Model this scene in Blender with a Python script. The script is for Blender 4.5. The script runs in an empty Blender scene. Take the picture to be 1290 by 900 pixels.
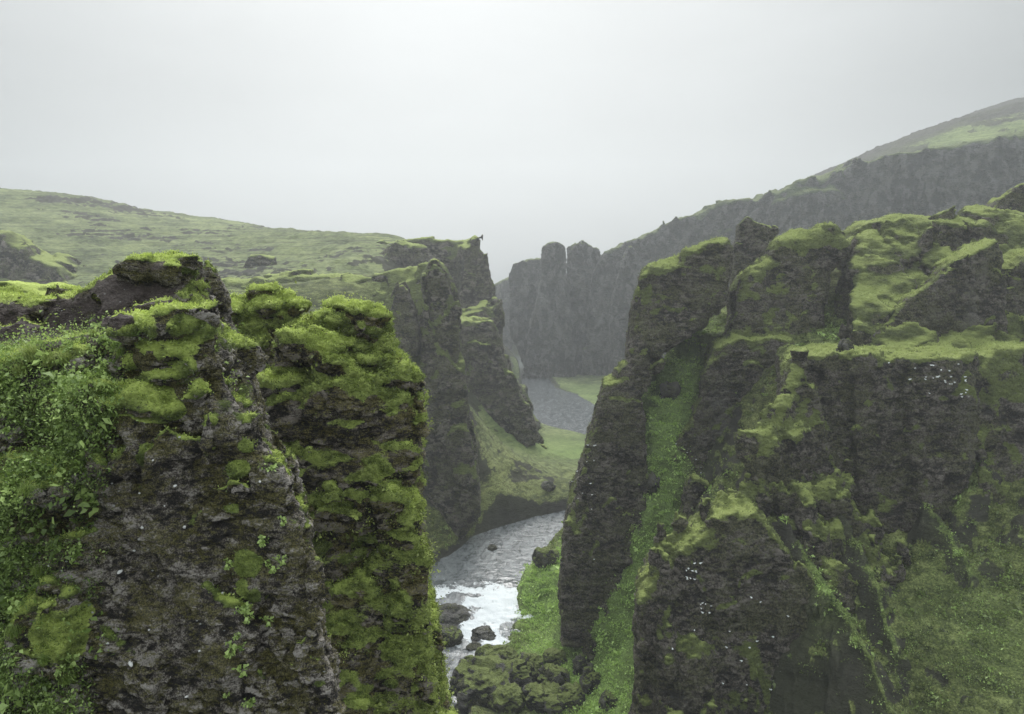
import bpy, bmesh, math, random, time
import numpy as np
R = math.radians
T0 = time.time()
rng = np.random.default_rng(7)
random.seed(7)
S = bpy.context.scene
COL = S.collection

# ------------------------------------------------------------------ camera
F = 1012.0; CX, CY, HOR = 645.0, 450.0, 355.0
CAM = np.array([0.0, 0.0, 60.0])
PITCH = math.atan((CY-HOR)/F); CP, SP = math.cos(PITCH), math.sin(PITCH)
cam = bpy.data.cameras.new('camera'); camo = bpy.data.objects.new('camera', cam); COL.objects.link(camo)
camo.location = CAM; camo.rotation_euler = (R(90)-PITCH, 0, 0)
cam.sensor_width = 36; cam.lens = 36*F/1290; cam.clip_start = .1; cam.clip_end = 20000
S.camera = camo

# ------------------------------------------------------------------ sky, sun, exposure
SUN_EL, SUN_AZ = R(40), R(-6)          # high behind cloud, straight ahead and a little to the left
SKY_K = 1.0
w = bpy.data.worlds.new('World'); S.world = w; w.use_nodes = True
nt = w.node_tree; N = nt.nodes; L = nt.links; N.clear()
def nd(t, **k):
    n = N.new(t)
    for a, b in k.items(): setattr(n, a, b)
    return n
sd = np.array([math.sin(SUN_AZ)*math.cos(SUN_EL), math.cos(SUN_AZ)*math.cos(SUN_EL), math.sin(SUN_EL)])
out = nd('ShaderNodeOutputWorld'); bg = nd('ShaderNodeBackground')
sky = nd('ShaderNodeTexSky', sky_type='NISHITA', sun_disc=False, sun_elevation=SUN_EL, sun_rotation=SUN_AZ, air_density=1, dust_density=5, ozone_density=1)
hs = nd('ShaderNodeHueSaturation'); hs.inputs['Saturation'].default_value = .12
L.new(sky.outputs[0], hs.inputs['Color'])
tc = nd('ShaderNodeTexCoord')
nrm = nd('ShaderNodeVectorMath', operation='NORMALIZE'); L.new(tc.outputs['Generated'], nrm.inputs[0])
dot = nd('ShaderNodeVectorMath', operation='DOT_PRODUCT'); L.new(nrm.outputs[0], dot.inputs[0]); dot.inputs[1].default_value = (0.5*sd[0], sd[1]*1.0, sd[2])
mr = nd('ShaderNodeMapRange', interpolation_type='SMOOTHSTEP'); L.new(dot.outputs['Value'], mr.inputs[0])
mr.inputs[1].default_value = .60; mr.inputs[2].default_value = 1.0; mr.inputs[3].default_value = 0; mr.inputs[4].default_value = 1
cr = nd('ShaderNodeValToRGB'); L.new(mr.outputs[0], cr.inputs[0])
cr.color_ramp.elements[0].color = (.158, .176, .182, 1); cr.color_ramp.elements[1].color = (.56, .578, .58, 1)
nz = nd('ShaderNodeTexNoise'); nz.inputs['Scale'].default_value = 2.2; nz.inputs['Detail'].default_value = 4
mp = nd('ShaderNodeMapping'); mp.inputs['Scale'].default_value = (1, 1, 3.5); L.new(nrm.outputs[0], mp.inputs[0]); L.new(mp.outputs[0], nz.inputs['Vector'])
nr = nd('ShaderNodeMapRange'); L.new(nz.outputs[0], nr.inputs[0]); nr.inputs[1].default_value = .3; nr.inputs[2].default_value = .7; nr.inputs[3].default_value = .92; nr.inputs[4].default_value = 1.06
mu = nd('ShaderNodeMix', data_type='RGBA', blend_type='MULTIPLY'); mu.inputs[0].default_value = 1
L.new(cr.outputs[0], mu.inputs[6]); L.new(nr.outputs[0], mu.inputs[7])
sk2 = nd('ShaderNodeMix', data_type='RGBA', blend_type='MULTIPLY'); sk2.inputs[0].default_value = 1; sk2.inputs[7].default_value = (.05, .05, .05, 1)
L.new(hs.outputs[0], sk2.inputs[6])
mx = nd('ShaderNodeMix', data_type='RGBA'); mx.inputs[0].default_value = .85
L.new(sk2.outputs[2], mx.inputs[6]); L.new(mu.outputs[2], mx.inputs[7])
sxyz = nd('ShaderNodeSeparateXYZ'); L.new(nrm.outputs[0], sxyz.inputs[0])
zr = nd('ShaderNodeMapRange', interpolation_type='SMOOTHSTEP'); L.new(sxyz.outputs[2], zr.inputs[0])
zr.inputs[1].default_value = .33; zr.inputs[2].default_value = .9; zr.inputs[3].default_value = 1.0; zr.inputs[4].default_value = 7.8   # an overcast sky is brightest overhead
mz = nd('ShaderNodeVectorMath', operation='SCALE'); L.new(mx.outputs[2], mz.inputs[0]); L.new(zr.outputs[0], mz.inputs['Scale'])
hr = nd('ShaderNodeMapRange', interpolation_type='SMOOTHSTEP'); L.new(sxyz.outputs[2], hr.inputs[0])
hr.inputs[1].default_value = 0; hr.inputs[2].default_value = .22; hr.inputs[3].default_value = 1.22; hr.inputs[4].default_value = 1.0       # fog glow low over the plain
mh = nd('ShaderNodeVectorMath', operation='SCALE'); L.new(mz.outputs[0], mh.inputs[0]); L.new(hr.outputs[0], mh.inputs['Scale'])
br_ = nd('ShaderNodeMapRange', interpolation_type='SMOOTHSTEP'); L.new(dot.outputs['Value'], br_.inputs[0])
br_.inputs[1].default_value = .25; br_.inputs[2].default_value = -.6; br_.inputs[3].default_value = 1.0; br_.inputs[4].default_value = 2.6   # added fill: unseen sky behind the viewer brightened to lift camera-facing faces
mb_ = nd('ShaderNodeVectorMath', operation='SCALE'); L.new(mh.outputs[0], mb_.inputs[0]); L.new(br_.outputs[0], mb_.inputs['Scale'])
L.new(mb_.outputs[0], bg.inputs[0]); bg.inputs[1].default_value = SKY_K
L.new(bg.outputs[0], out.inputs[0])
sl = bpy.data.lights.new('sun', 'SUN'); sl.energy = 1.0; sl.angle = R(25); sl.color = (1, .97, .92)
so = bpy.data.objects.new('sun', sl); COL.objects.link(so)
so.rotation_euler = (R(90)-SUN_EL, 0, R(180)-SUN_AZ)
so.location = (0, 0, 300)
vs = S.view_settings; vs.view_transform = 'Standard'; vs.look = 'None'; vs.exposure = 0.5; vs.gamma = 1
S.cycles.use_denoising = True
S.cycles.max_bounces = 5; S.cycles.volume_bounces = 0
HAZE = 0.00039

# ------------------------------------------------------------------ numeric helpers
def at(px, py, Y):
    dx, dy = (px-CX)/F, (CY-py)/F
    d = np.array([dx, CP+dy*SP, -SP+dy*CP])
    return CAM + d*(Y/d[1])
TN = rng.uniform(-1, 1, (64, 64, 64)).astype(np.float32).ravel()
def vnoise(p, seed=0):
    p = p + np.float32(seed*17.31)
    i = np.floor(p).astype(np.int32); f = (p-i).astype(np.float32)
    u = f*f*(3-2*f)
    x0 = (i[:, 0] & 63) << 12; x1 = ((i[:, 0]+1) & 63) << 12
    y0 = (i[:, 1] & 63) << 6; y1 = ((i[:, 1]+1) & 63) << 6
    z0 = i[:, 2] & 63; z1 = (i[:, 2]+1) & 63
    ux, uy, uz = u[:, 0], u[:, 1], u[:, 2]
    def lz(a): 
        A = TN[a+z0]; return A+(TN[a+z1]-A)*uz
    a = lz(x0+y0); b = lz(x0+y1); c = lz(x1+y0); d = lz(x1+y1)
    a = a+(b-a)*uy; c = c+(d-c)*uy
    return a+(c-a)*ux
ROT = np.array([[.8, .6, 0], [-.48, .64, .6], [.36, -.48, .8]], np.float32)
def fbm(p, o=4, seed=0, g=.5, ridged=False):
    p = np.asarray(p, np.float32); s = np.zeros(len(p), np.float32); a = 1; tot = 0
    for k in range(o):
        n = vnoise(p, seed+k*3)
        if ridged: n = 1-2*np.abs(n)
        s += a*n; tot += a; a *= g; p = p@ROT*np.float32(2.03)
    return s/tot
CT = rng.uniform(0, 1, (32, 32, 32, 7)).astype(np.float32).reshape(-1, 7)
def cells(p, seed=0):
    """blocky cell noise: tilted-facet value, distance to the nearest centre, and to the second nearest"""
    p = np.asarray(p, np.float32)+np.float32(seed*7.7)
    i = np.floor(p).astype(np.int32)
    d1 = np.full(len(p), 9, np.float32); d2 = d1.copy(); val = np.zeros(len(p), np.float32)
    for dx in (-1, 0, 1):
        for dy in (-1, 0, 1):
            for dz in (-1, 0, 1):
                c = i+np.array([dx, dy, dz], np.int32)
                r = CT[((c[:, 0] & 31) << 10) | ((c[:, 1] & 31) << 5) | (c[:, 2] & 31)]
                v = p-(c+r[:, :3]); d = np.sqrt((v*v).sum(1))
                m = d < d1
                d2 = np.where(m, d1, np.minimum(d2, d))
                fv = (v*(r[:, 3:6]-.5)).sum(1)*1.2+(r[:, 6]-.5)
                val = np.where(m, fv, val); d1 = np.where(m, d, d1)
    return val, d1, d2
def proj(V):
    d = V-CAM; yf = d[:, 1]*CP-d[:, 2]*SP; up = d[:, 1]*SP+d[:, 2]*CP
    return CX+F*d[:, 0]/yf, CY-F*up/yf, yf
def hit(V, px, py, r=4):
    x, y, d = proj(V); m = np.hypot(x-px, y-py) < r
    if not m.any(): i = np.argmin(np.hypot(x-px, y-py)); return i
    i = np.where(m)[0]; return i[np.argmin(d[i])]
def box_px(V, poly):
    x, y, d = proj(V); return sdpoly(np.array(poly), x.astype(np.float32), y.astype(np.float32))
def ss(a, b, x):
    t = np.clip((x-a)/(b-a), 0, 1); return t*t*(3-2*t)
def smin(a, b, k):
    h = np.clip(.5+.5*(b-a)/k, 0, 1); return b+(a-b)*h-k*h*(1-h)
def smax(a, b, k): return -smin(-a, -b, k)
def sdpoly(P, x, z):
    P = np.asarray(P, np.float32); d = np.full(x.shape, 1e9, np.float32); s = np.ones(x.shape, np.float32)
    n = len(P)
    for k in range(n):
        a, b = P[k], P[k-1]; e = b-a; wx, wz = x-a[0], z-a[1]
        t = np.clip((wx*e[0]+wz*e[1])/(e@e+1e-9), 0, 1)
        d = np.minimum(d, (wx-e[0]*t)**2+(wz-e[1]*t)**2)
        c1 = z >= a[1]; c2 = z < b[1]; c3 = e[0]*wz > e[1]*wx
        flip = (c1 & c2 & c3) | (~c1 & ~c2 & ~c3)
        s = np.where(flip, -s, s)
    return s*np.sqrt(d)

class Prism:
    """a crag solid: outline standing in a vertical plane at its own distance, given depth, leaning faces and rounded edges"""
    def __init__(s, pts, Y, front, back, kf=.12, kb=.15, sx=0, ky=0, r=1.0):
        pr = np.mean([p[0] for p in pts]); xr = at(pr, 400, Y)[0]
        q = []
        for px, py in pts:
            dx, dy = (px-CX)/F, (CY-py)/F
            d = np.array([dx, CP+dy*SP, -SP+dy*CP]); t = (Y-ky*xr)/(d[1]-ky*d[0])
            w_ = CAM+d*t; q.append((w_[0], w_[2]))
        s.q = np.array(q); s.Y, s.f, s.b, s.kf, s.kb, s.sx, s.ky, s.r, s.xr = Y, front, back, kf, kb, sx, ky, r, xr
        s.zt = s.q[:, 1].max()
        zb = s.q[:, 1].min(); xs = s.q[:, 0]
        y0 = Y-front-kf*(s.zt-zb); y1 = Y+back+kb*(s.zt-zb)
        yy = [ky*(x-xr) for x in (xs.min(), xs.max())]
        y0 += min(yy); y1 += max(yy)
        sh = [sx*(y-Y) for y in (y0, y1)]
        s.box = np.array([[xs.min()+min(sh+[0]), y0, zb], [xs.max()+max(sh+[0]), y1, s.zt]])
    def ev(s, X, Y, Z):
        yl = Y-s.Y-s.ky*(X-s.xr)
        d = sdpoly(s.q, X-s.sx*yl, Z)
        dz = np.maximum(s.zt-Z, 0)
        f = (-yl-s.f-s.kf*dz)/math.hypot(1, s.kf); b = (yl-s.b-s.kb*dz)/math.hypot(1, s.kb)
        return smax(smax(d, f, s.r), b, s.r)
class Tent:
    """a ridge: crest polyline (px, py, Y), half width on top, side slopes left and right"""
    def __init__(s, pts, w=1.0, sl=1.5, sr=1.5, drop=30):
        s.p = np.array([at(*p) for p in pts]); s.w, s.sl, s.sr = w, sl, sr
        m = drop/min(sl, sr)
        s.box = np.array([s.p.min(0)-[m, m, drop], s.p.max(0)+[m, m, 0]])
    def height(s, X, Y):
        best = np.full(np.broadcast(X, Y).shape, -1e9, np.float32)
        for a, b in zip(s.p[:-1], s.p[1:]):
            e = b-a; l2 = e[0]**2+e[1]**2
            t = np.clip(((X-a[0])*e[0]+(Y-a[1])*e[1])/l2, 0, 1)
            dx, dy = X-a[0]-e[0]*t, Y-a[1]-e[1]*t
            d = np.sqrt(dx*dx+dy*dy); sl = np.where(dx < 0, s.sl, s.sr)
            best = np.maximum(best, a[2]+e[2]*t-sl*np.maximum(d-s.w, 0))
        return best
    def ev(s, X, Y, Z):
        return (Z-s.height(X, Y))/math.hypot(1, max(s.sl, s.sr))
class Blob:
    def __init__(s, c, rad): s.c = np.array(c); s.rad = np.array(rad); s.box = np.array([s.c-s.rad, s.c+s.rad])
    def ev(s, X, Y, Z):
        d = np.sqrt(((X-s.c[0])/s.rad[0])**2+((Y-s.c[1])/s.rad[1])**2+((Z-s.c[2])/s.rad[2])**2)
        return (d-1)*s.rad.min()

def nets(f, o, h):
    """naive surface nets on a grid of signed distances"""
    f = f.copy(); f[0] = f[-1] = np.maximum(f[0], h); f[:, 0] = np.maximum(f[:, 0], h); f[:, -1] = np.maximum(f[:, -1], h); f[:, :, 0] = np.maximum(f[:, :, 0], h); f[:, :, -1] = np.maximum(f[:, :, -1], h); f[-1] = np.maximum(f[-1], h)
    s = f < 0; nx, ny, nz_ = f.shape
    cnt = np.zeros((nx-1, ny-1, nz_-1), np.int8)
    for a in (0, 1):
        for b in (0, 1):
            for c in (0, 1): cnt += s[a:nx-1+a, b:ny-1+b, c:nz_-1+c]
    act = (cnt > 0) & (cnt < 8)
    ci = np.argwhere(act).astype(np.int32); idx = np.full(act.shape, -1, np.int32); idx[act] = np.arange(len(ci))
    V = np.zeros((len(ci), 3)); W = np.zeros(len(ci))
    corners = [(a, b, c) for a in (0, 1) for b in (0, 1) for c in (0, 1)]
    val = {k: f[ci[:, 0]+k[0], ci[:, 1]+k[1], ci[:, 2]+k[2]] for k in corners}
    for k in corners:
        for ax in range(3):
            if k[ax] == 0:
                k2 = list(k); k2[ax] = 1; k2 = tuple(k2)
                va, vb = val[k], val[k2]; m = (va < 0) != (vb < 0)
                t = np.where(m, va/np.where(m, va-vb, 1), 0)
                p = np.tile(np.array(k, float), (len(ci), 1)); p[:, ax] += t
                V += p*m[:, None]; W += m
    V = V/W[:, None]+ci
    Q = []
    for ax in range(3):
        sl0 = [slice(None)]*3; sl1 = [slice(None)]*3; sl0[ax] = slice(0, -1); sl1[ax] = slice(1, None)
        a = s[tuple(sl0)]; b = s[tuple(sl1)]; e = np.argwhere(a != b)
        o1, o2 = [(1, 2), (2, 0), (0, 1)][ax]
        ok = (e[:, o1] > 0) & (e[:, o2] > 0) & (e[:, o1] < f.shape[o1]-1) & (e[:, o2] < f.shape[o2]-1); e = e[ok]
        sgn = a[tuple(e.T)]
        def g(d1, d2):
            q = e.copy(); q[:, o1] -= d1; q[:, o2] -= d2; return idx[tuple(q.T)]
        q = np.stack([g(0, 0), g(1, 0), g(1, 1), g(0, 1)], 1)
        q[~sgn] = q[~sgn][:, ::-1]; Q.append(q)
    return V*h+o, np.concatenate(Q)
def subdiv(V, Q):
    a = Q; b = np.roll(Q, -1, 1); lo = np.minimum(a, b).astype(np.int64); hi = np.maximum(a, b)
    key = (lo*len(V)+hi).ravel(); u, inv = np.unique(key, return_inverse=True)
    E = .5*(V[u//len(V)]+V[u % len(V)]); C = V[Q].mean(1)
    n = len(V); ei = inv.reshape(Q.shape)+n; c = np.arange(len(Q))+n+len(E)
    Vn = np.concatenate([V, E, C])
    Qn = np.concatenate([np.stack([Q[:, k], ei[:, k], c, ei[:, k-1]], 1) for k in range(4)])
    return Vn, Qn
def relax(V, Q, it=1, a=.5):
    for _ in range(it):
        cen = V[Q].mean(1); cnt = np.bincount(Q.ravel(), minlength=len(V))
        A = np.stack([np.bincount(Q.ravel(), np.repeat(cen[:, k], 4), len(V)) for k in range(3)], 1)/np.maximum(cnt, 1)[:, None]
        V = V+(A-V)*a
    return V
def avgattr(x, Q, n, it=1):
    for _ in range(it):
        cen = x[Q].mean(1); x = np.bincount(Q.ravel(), np.repeat(cen, 4), n)/np.maximum(np.bincount(Q.ravel(), minlength=n), 1)
    return x
def normals(V, Q):
    fn = np.cross(V[Q[:, 2]]-V[Q[:, 0]], V[Q[:, 3]]-V[Q[:, 1]])
    n = np.stack([np.bincount(Q.ravel(), np.repeat(fn[:, k], 4), len(V)) for k in range(3)], 1)
    return n/np.maximum(np.linalg.norm(n, axis=1, keepdims=True), 1e-12)

# ------------------------------------------------------------------ object helpers
def mesh(name, V, Q, mat, attrs=None, smooth=True):
    V = np.asarray(V, np.float32); Q = np.asarray(Q, np.int32); k = Q.shape[1]
    me = bpy.data.meshes.new(name)
    me.vertices.add(len(V)); me.vertices.foreach_set('co', V.ravel())
    me.loops.add(Q.size); me.loops.foreach_set('vertex_index', Q.ravel())
    me.polygons.add(len(Q)); me.polygons.foreach_set('loop_start', np.arange(0, Q.size, k, dtype=np.int32))
    if smooth: me.polygons.foreach_set('use_smooth', np.ones(len(Q), bool))
    for an, av in (attrs or {}).items():
        me.attributes.new(an, 'FLOAT', 'POINT').data.foreach_set('value', np.asarray(av, np.float32))
    me.update(); me.validate()
    me.materials.append(mat)
    return me
def obj(name, me, parent=None):
    o = bpy.data.objects.new(name, me); COL.objects.link(o)
    if parent: o.parent = parent
    return o
def tag(o, label=None, cat=None, group=None, kind=None):
    if label: o['label'] = label
    if cat: o['category'] = cat
    if group: o['group'] = group
    if kind: o['kind'] = kind
    return o
def sub(V, Q, m, attrs):
    q = Q[m]; u, inv = np.unique(q, return_inverse=True)
    return V[u], inv.reshape(q.shape), {k: v[u] for k, v in attrs.items()}

# ------------------------------------------------------------------ materials
class M:
    def __init__(s, name):
        s.m = bpy.data.materials.new(name); s.m.use_nodes = True; s.t = s.m.node_tree; s.t.nodes.clear()
        s.out = s.n('ShaderNodeOutputMaterial')
    def n(s, t, **k):
        x = s.t.nodes.new(t)
        for a, b in k.items(): setattr(x, a, b)
        return x
    def l(s, a, b): s.t.links.new(a, b)
    def pos(s): return s.n('ShaderNodeNewGeometry').outputs['Position']
    def noise(s, scale, det=5, rough=.6, vec=None, st=(1, 1, 1), dist=0):
        x = s.n('ShaderNodeTexNoise'); x.inputs['Scale'].default_value = scale; x.inputs['Detail'].default_value = det; x.inputs['Roughness'].default_value = rough; x.inputs['Distortion'].default_value = dist
        mp = s.n('ShaderNodeMapping'); mp.inputs['Scale'].default_value = st; s.l(vec or s.pos(), mp.inputs[0]); s.l(mp.outputs[0], x.inputs['Vector'])
        return x.outputs[0]
    def voro(s, scale, st=(1, 1, 1), feat='F1', out='Distance'):
        x = s.n('ShaderNodeTexVoronoi', feature=feat); x.inputs['Scale'].default_value = scale
        mp = s.n('ShaderNodeMapping'); mp.inputs['Scale'].default_value = st; s.l(s.pos(), mp.inputs[0]); s.l(mp.outputs[0], x.inputs['Vector'])
        return x.outputs[out]
    def rng(s, v, a, b, c=0., d=1., sm=False):
        x = s.n('ShaderNodeMapRange', interpolation_type='SMOOTHSTEP' if sm else 'LINEAR'); s.l(v, x.inputs[0])
        for i, q in enumerate((a, b, c, d)): x.inputs[i+1].default_value = q
        return x.outputs[0]
    def ramp(s, v, *st):
        x = s.n('ShaderNodeValToRGB'); s.l(v, x.inputs[0]); e = x.color_ramp.elements
        while len(e) < len(st): e.new(.5)
        for i, (p, c) in enumerate(st): e[i].position = p; e[i].color = (*c, 1)
        return x.outputs[0]
    def mix(s, f, a, b, bt='MIX'):
        x = s.n('ShaderNodeMix', data_type='RGBA', blend_type=bt)
        for i, q in ((0, f), (6, a), (7, b)):
            if isinstance(q, (int, float)): x.inputs[i].default_value = q
            elif isinstance(q, tuple): x.inputs[i].default_value = (*q, 1)
            else: s.l(q, x.inputs[i])
        return x.outputs[2]
    def math(s, op, a, b=0., clamp=False):
        x = s.n('ShaderNodeMath', operation=op, use_clamp=clamp)
        for i, q in ((0, a), (1, b)):
            if isinstance(q, (int, float)): x.inputs[i].default_value = q
            else: s.l(q, x.inputs[i])
        return x.outputs[0]
    def attr(s, n): return s.n('ShaderNodeAttribute', attribute_name=n).outputs['Fac']
    def bump(s, h, dist, strength=1., nrm=None):
        x = s.n('ShaderNodeBump'); x.inputs['Distance'].default_value = dist; x.inputs['Strength'].default_value = strength; s.l(h, x.inputs['Height'])
        if nrm: s.l(nrm, x.inputs['Normal'])
        return x.outputs[0]
    def done(s, col, rough=.9, nrm=None, spec=.3, **k):
        b = s.n('ShaderNodeBsdfPrincipled')
        for i, q in (('Base Color', col), ('Roughness', rough), ('Specular IOR Level', spec)):
            if isinstance(q, (int, float)): b.inputs[i].default_value = q
            elif isinstance(q, tuple): b.inputs[i].default_value = (*q, 1)
            else: s.l(q, b.inputs[i])
        if nrm: s.l(nrm, b.inputs['Normal'])
        s.l(b.outputs[0], s.out.inputs[0]); s.b = b
        return s.m

def crag_mat(name, u, rock=((.018, .0145, .0115), (.088, .072, .058), (.22, .19, .165)), film=((.034, .034, .013), (.14, .142, .05)), filmk=.75,
             moss=((.036, .042, .013), (.12, .142, .040), (.33, .38, .11)), fine=1.0, speck=0.):
    """rock with lichen film, moss by attribute; u = size in metres of the medium texture"""
    m = M(name)
    n1 = m.noise(.35/u, 8, .65, st=(1, 1, 1.6)); n2 = m.noise(2.2/u, 6, .72, st=(1, 1, 2.2)); n3 = m.noise(9/u, 4, .72)
    vst = m.noise(.8/u, 5, .6, st=(1, 1, .12))
    a = m.math('ADD', m.math('MULTIPLY', n1, .15), m.math('ADD', m.math('MULTIPLY', n2, .33), m.math('ADD', m.math('MULTIPLY', vst, .15), m.math('MULTIPLY', n3, .37))))
    a = m.math('ADD', a, m.math('MULTIPLY', m.math('SUBTRACT', m.attr('tone'), .5), .30))
    rc = m.ramp(a, (.44, rock[0]), (.5, rock[1]), (.565, rock[2]))
    ff = m.math('MULTIPLY', m.rng(m.math('ADD', n1, m.math('MULTIPLY', m.math('SUBTRACT', n2, .5), 1.1)), .43, .60, 0, 1, True), m.math('ADD', filmk, m.attr('film')), True)
    rc = m.mix(ff, rc, m.ramp(n3, (.42, film[0]), (.58, film[1])))
    rc = m.mix(m.math('MULTIPLY', m.attr('pale'), m.rng(vst, .35, .65), True), rc, m.ramp(n2, (.3, (.09, .082, .075)), (.7, (.28, .26, .235))))
    rc = m.mix(m.attr('earth'), rc, m.ramp(m.math('ADD', m.math('MULTIPLY', n2, .5), m.math('MULTIPLY', n3, .5)), (.36, (.030, .021, .018)), (.52, (.085, .062, .054)), (.66, (.17, .14, .125))))
    if speck:
        v = m.voro(speck, (1, 1, 1.5)); g = m.rng(m.noise(speck*.12, 3), .54, .62)
        rc = m.mix(m.math('MULTIPLY', m.rng(v, .13, .09, 0, 1), g), rc, (.45, .45, .43))
    mm = m.rng(m.math('ADD', m.attr('moss'), m.math('ADD', m.math('MULTIPLY', m.math('SUBTRACT', n2, .5), .9), m.math('MULTIPLY', m.math('SUBTRACT', n3, .5), .5))), .38, .62, 0, 1, True)
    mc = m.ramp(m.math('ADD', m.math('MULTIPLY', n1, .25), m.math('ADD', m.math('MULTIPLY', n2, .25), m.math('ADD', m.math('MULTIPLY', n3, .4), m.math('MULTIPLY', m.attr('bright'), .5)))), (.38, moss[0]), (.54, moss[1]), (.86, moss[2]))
    col = m.mix(mm, rc, mc)
    h = m.math('ADD', m.math('MULTIPLY', n2, 1.), m.math('MULTIPLY', n3, .45))
    h = m.math('ADD', h, m.math('MULTIPLY', m.voro(3.2/u, (1, 1, 1.8), 'F1'), -.6))
    nb = m.bump(h, .5*u*fine, 1.)
    n4 = m.noise(30/u, 3, .7); nb = m.bump(n4, .06*u*fine, 1., nb)
    return m.done(col, m.rng(mm, 0, 1, .75, .95), nb, .35)

MAT_NEAR = crag_mat('near_crag', .25, rock=((.015, .012, .010), (.10, .082, .065), (.40, .36, .32)), moss=((.040, .051, .014), (.165, .208, .050), (.52, .615, .15)), film=((.034, .032, .010), (.17, .15, .036)), filmk=.9, speck=5)
MAT_RIDGE = crag_mat('near_ridge', .4, rock=((.020, .016, .013), (.11, .09, .07), (.30, .26, .22)), moss=((.058, .071, .019), (.245, .295, .074), (.52, .615, .15)), film=((.06, .055, .016), (.26, .225, .055)), filmk=.8)
MAT_MID = crag_mat('gorge_crag', 1.9)
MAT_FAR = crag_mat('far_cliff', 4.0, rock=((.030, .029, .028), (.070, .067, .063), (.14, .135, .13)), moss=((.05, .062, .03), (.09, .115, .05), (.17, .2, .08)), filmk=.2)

# ------------------------------------------------------------------ crag builder
def components(Q, m, n):
    """label of the connected patch each face of mask m belongs to"""
    vl = np.arange(n); q = Q[m]
    for _ in range(400):
        lo = vl[q].min(1); new = vl.copy(); np.minimum.at(new, q.ravel(), np.repeat(lo, 4))
        for _ in range(3): new = new[new]
        if (new == vl).all(): break
        vl = new
    lab = np.full(len(Q), -1); lab[m] = vl[q[:, 0]]
    return lab
def crag(name, prims, h, mat, label, cat, amp=(1., .8, .5), sc=(12, 5, 1.2), bias=0., moss_lo=.45, seed=0, nsub=1, pale=(), bright=0., film=None,
         col_=0.6, strat=.35, k=1.5, split=.55, moss_part='moss_patch', rock_part='rock_face', zmin=None, fine=.25, vegf=None, pillow=.5, cut=None, group=None, mossb=(), earth=None, relief=1., front=0, zs=1.9, blocky=1.):
    """union of solids -> noise -> surface -> fine displacement -> rock (the thing) and its moss (a part)"""
    lo = np.min([p.box[0] for p in prims], 0)-2*h-amp[0]-amp[1]; hi = np.max([p.box[1] for p in prims], 0)+2*h+amp[0]+amp[1]
    if zmin is not None: lo[2] = max(lo[2], zmin)
    n = np.ceil((hi-lo)/h).astype(int)+1
    X = (lo[0]+h*np.arange(n[0], dtype=np.float32))[:, None, None]; Y = (lo[1]+h*np.arange(n[1], dtype=np.float32))[None, :, None]; Z = (lo[2]+h*np.arange(n[2], dtype=np.float32))[None, None, :]
    X, Y, Z = np.broadcast_arrays(X, Y, Z)
    f = None
    for p in prims:
        g = p.ev(X, Y, Z).astype(np.float32); f = g if f is None else smin(f, g, np.float32(k))
    for p in (cut or ()):
        f = smax(f, -p.ev(X, Y, Z).astype(np.float32), np.float32(k))
    bl = []
    if len(mossb):
        yy = np.arange(lo[1]-1, hi[1]+1, h*.4)
        for (px, py, w_, h_, dp, br_) in mossb:
            dx, dy = (px-CX)/F, (CY-py)/F; dd = np.array([dx, CP+dy*SP, -SP+dy*CP]); pp = CAM[None]+dd[None]*(yy/dd[1])[:, None]
            g = np.min([p_.ev(*[pp[:, c_].astype(np.float32) for c_ in range(3)]) for p_ in prims], 0)
            if not (g < 0).any(): continue
            c = pp[np.argmax(g < 0)]; dist = c[1]; b_ = Blob(c+[0, (.10 if w_ < 70 else -.08)*w_*dist/F, -.1*h_*dist/F], np.array([w_, w_*dp, h_])*dist/F/2)
            b_.br = br_; bl.append(b_)
    mb = None
    if bl:
        mb = np.full(f.shape, 9, np.float32)
        for b_ in bl:
            i0 = np.maximum(((b_.c-b_.rad*1.8-lo)/h).astype(int), 0); i1 = np.minimum(((b_.c+b_.rad*1.8-lo)/h).astype(int)+2, n)
            if (i1 <= i0).any(): continue
            sl_ = tuple(slice(a_, c_) for a_, c_ in zip(i0, i1))
            pq = np.stack([X[sl_].ravel(), Y[sl_].ravel(), Z[sl_].ravel()], 1)
            g = b_.ev(X[sl_], Y[sl_], Z[sl_]).astype(np.float32)+(b_.rad.min()*.75*fbm(pq/np.float32(b_.rad.max()*.7), 3, int(b_.c[0]*50) % 97)).reshape(X[sl_].shape)
            mb[sl_] = np.minimum(mb[sl_], g); f[sl_] = smin(f[sl_], g, np.float32(b_.rad.min()*.35))
    B = amp[0]*1.1+amp[1]*1.1+col_+strat+h
    bm = np.abs(f) < B; p = np.stack([X[bm], Y[bm], Z[bm]], 1)
    d = amp[0]*fbm(p/np.float32(sc[0]), 3, seed)
    wp = p+np.stack([fbm(p/np.float32(sc[1]), 2, seed+5), fbm(p/np.float32(sc[1]), 2, seed+9), 0*d], 1)*np.float32(sc[1]*.35)
    cv, c1, c2 = cells(wp*np.array([1, 1, .55], np.float32)/np.float32(sc[1]), seed)
    d += amp[1]*cv*1.2
    d += col_*fbm(p*np.array([1, 1, .1], np.float32)/np.float32(sc[1]*.7), 3, seed+20, ridged=True)
    d += strat*vnoise(np.stack([wp[:, 0]*.08, wp[:, 1]*.08, p[:, 2]], 1)/np.float32(sc[2]*1.5), seed+31)
    if mb is not None: d *= 1-.8*ss(.5*h, -1.0*h, mb[bm])
    f[bm] -= d
    V, Q = nets(f, lo, h)
    del f, X, Y, Z
    for i in range(nsub):
        V, Q = subdiv(V, Q); V = relax(V, Q, 1, .6)
    Nv = normals(V, Q)
    Ns = Nv.copy()
    for _ in range(4): Ns = np.stack([avgattr(Ns[:, k2], Q, len(V)) for k2 in range(3)], 1)
    Ns /= np.linalg.norm(Ns, axis=1, keepdims=True)+1e-9
    nzv = .6*Ns[:, 2]+.4*Nv[:, 2]
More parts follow.
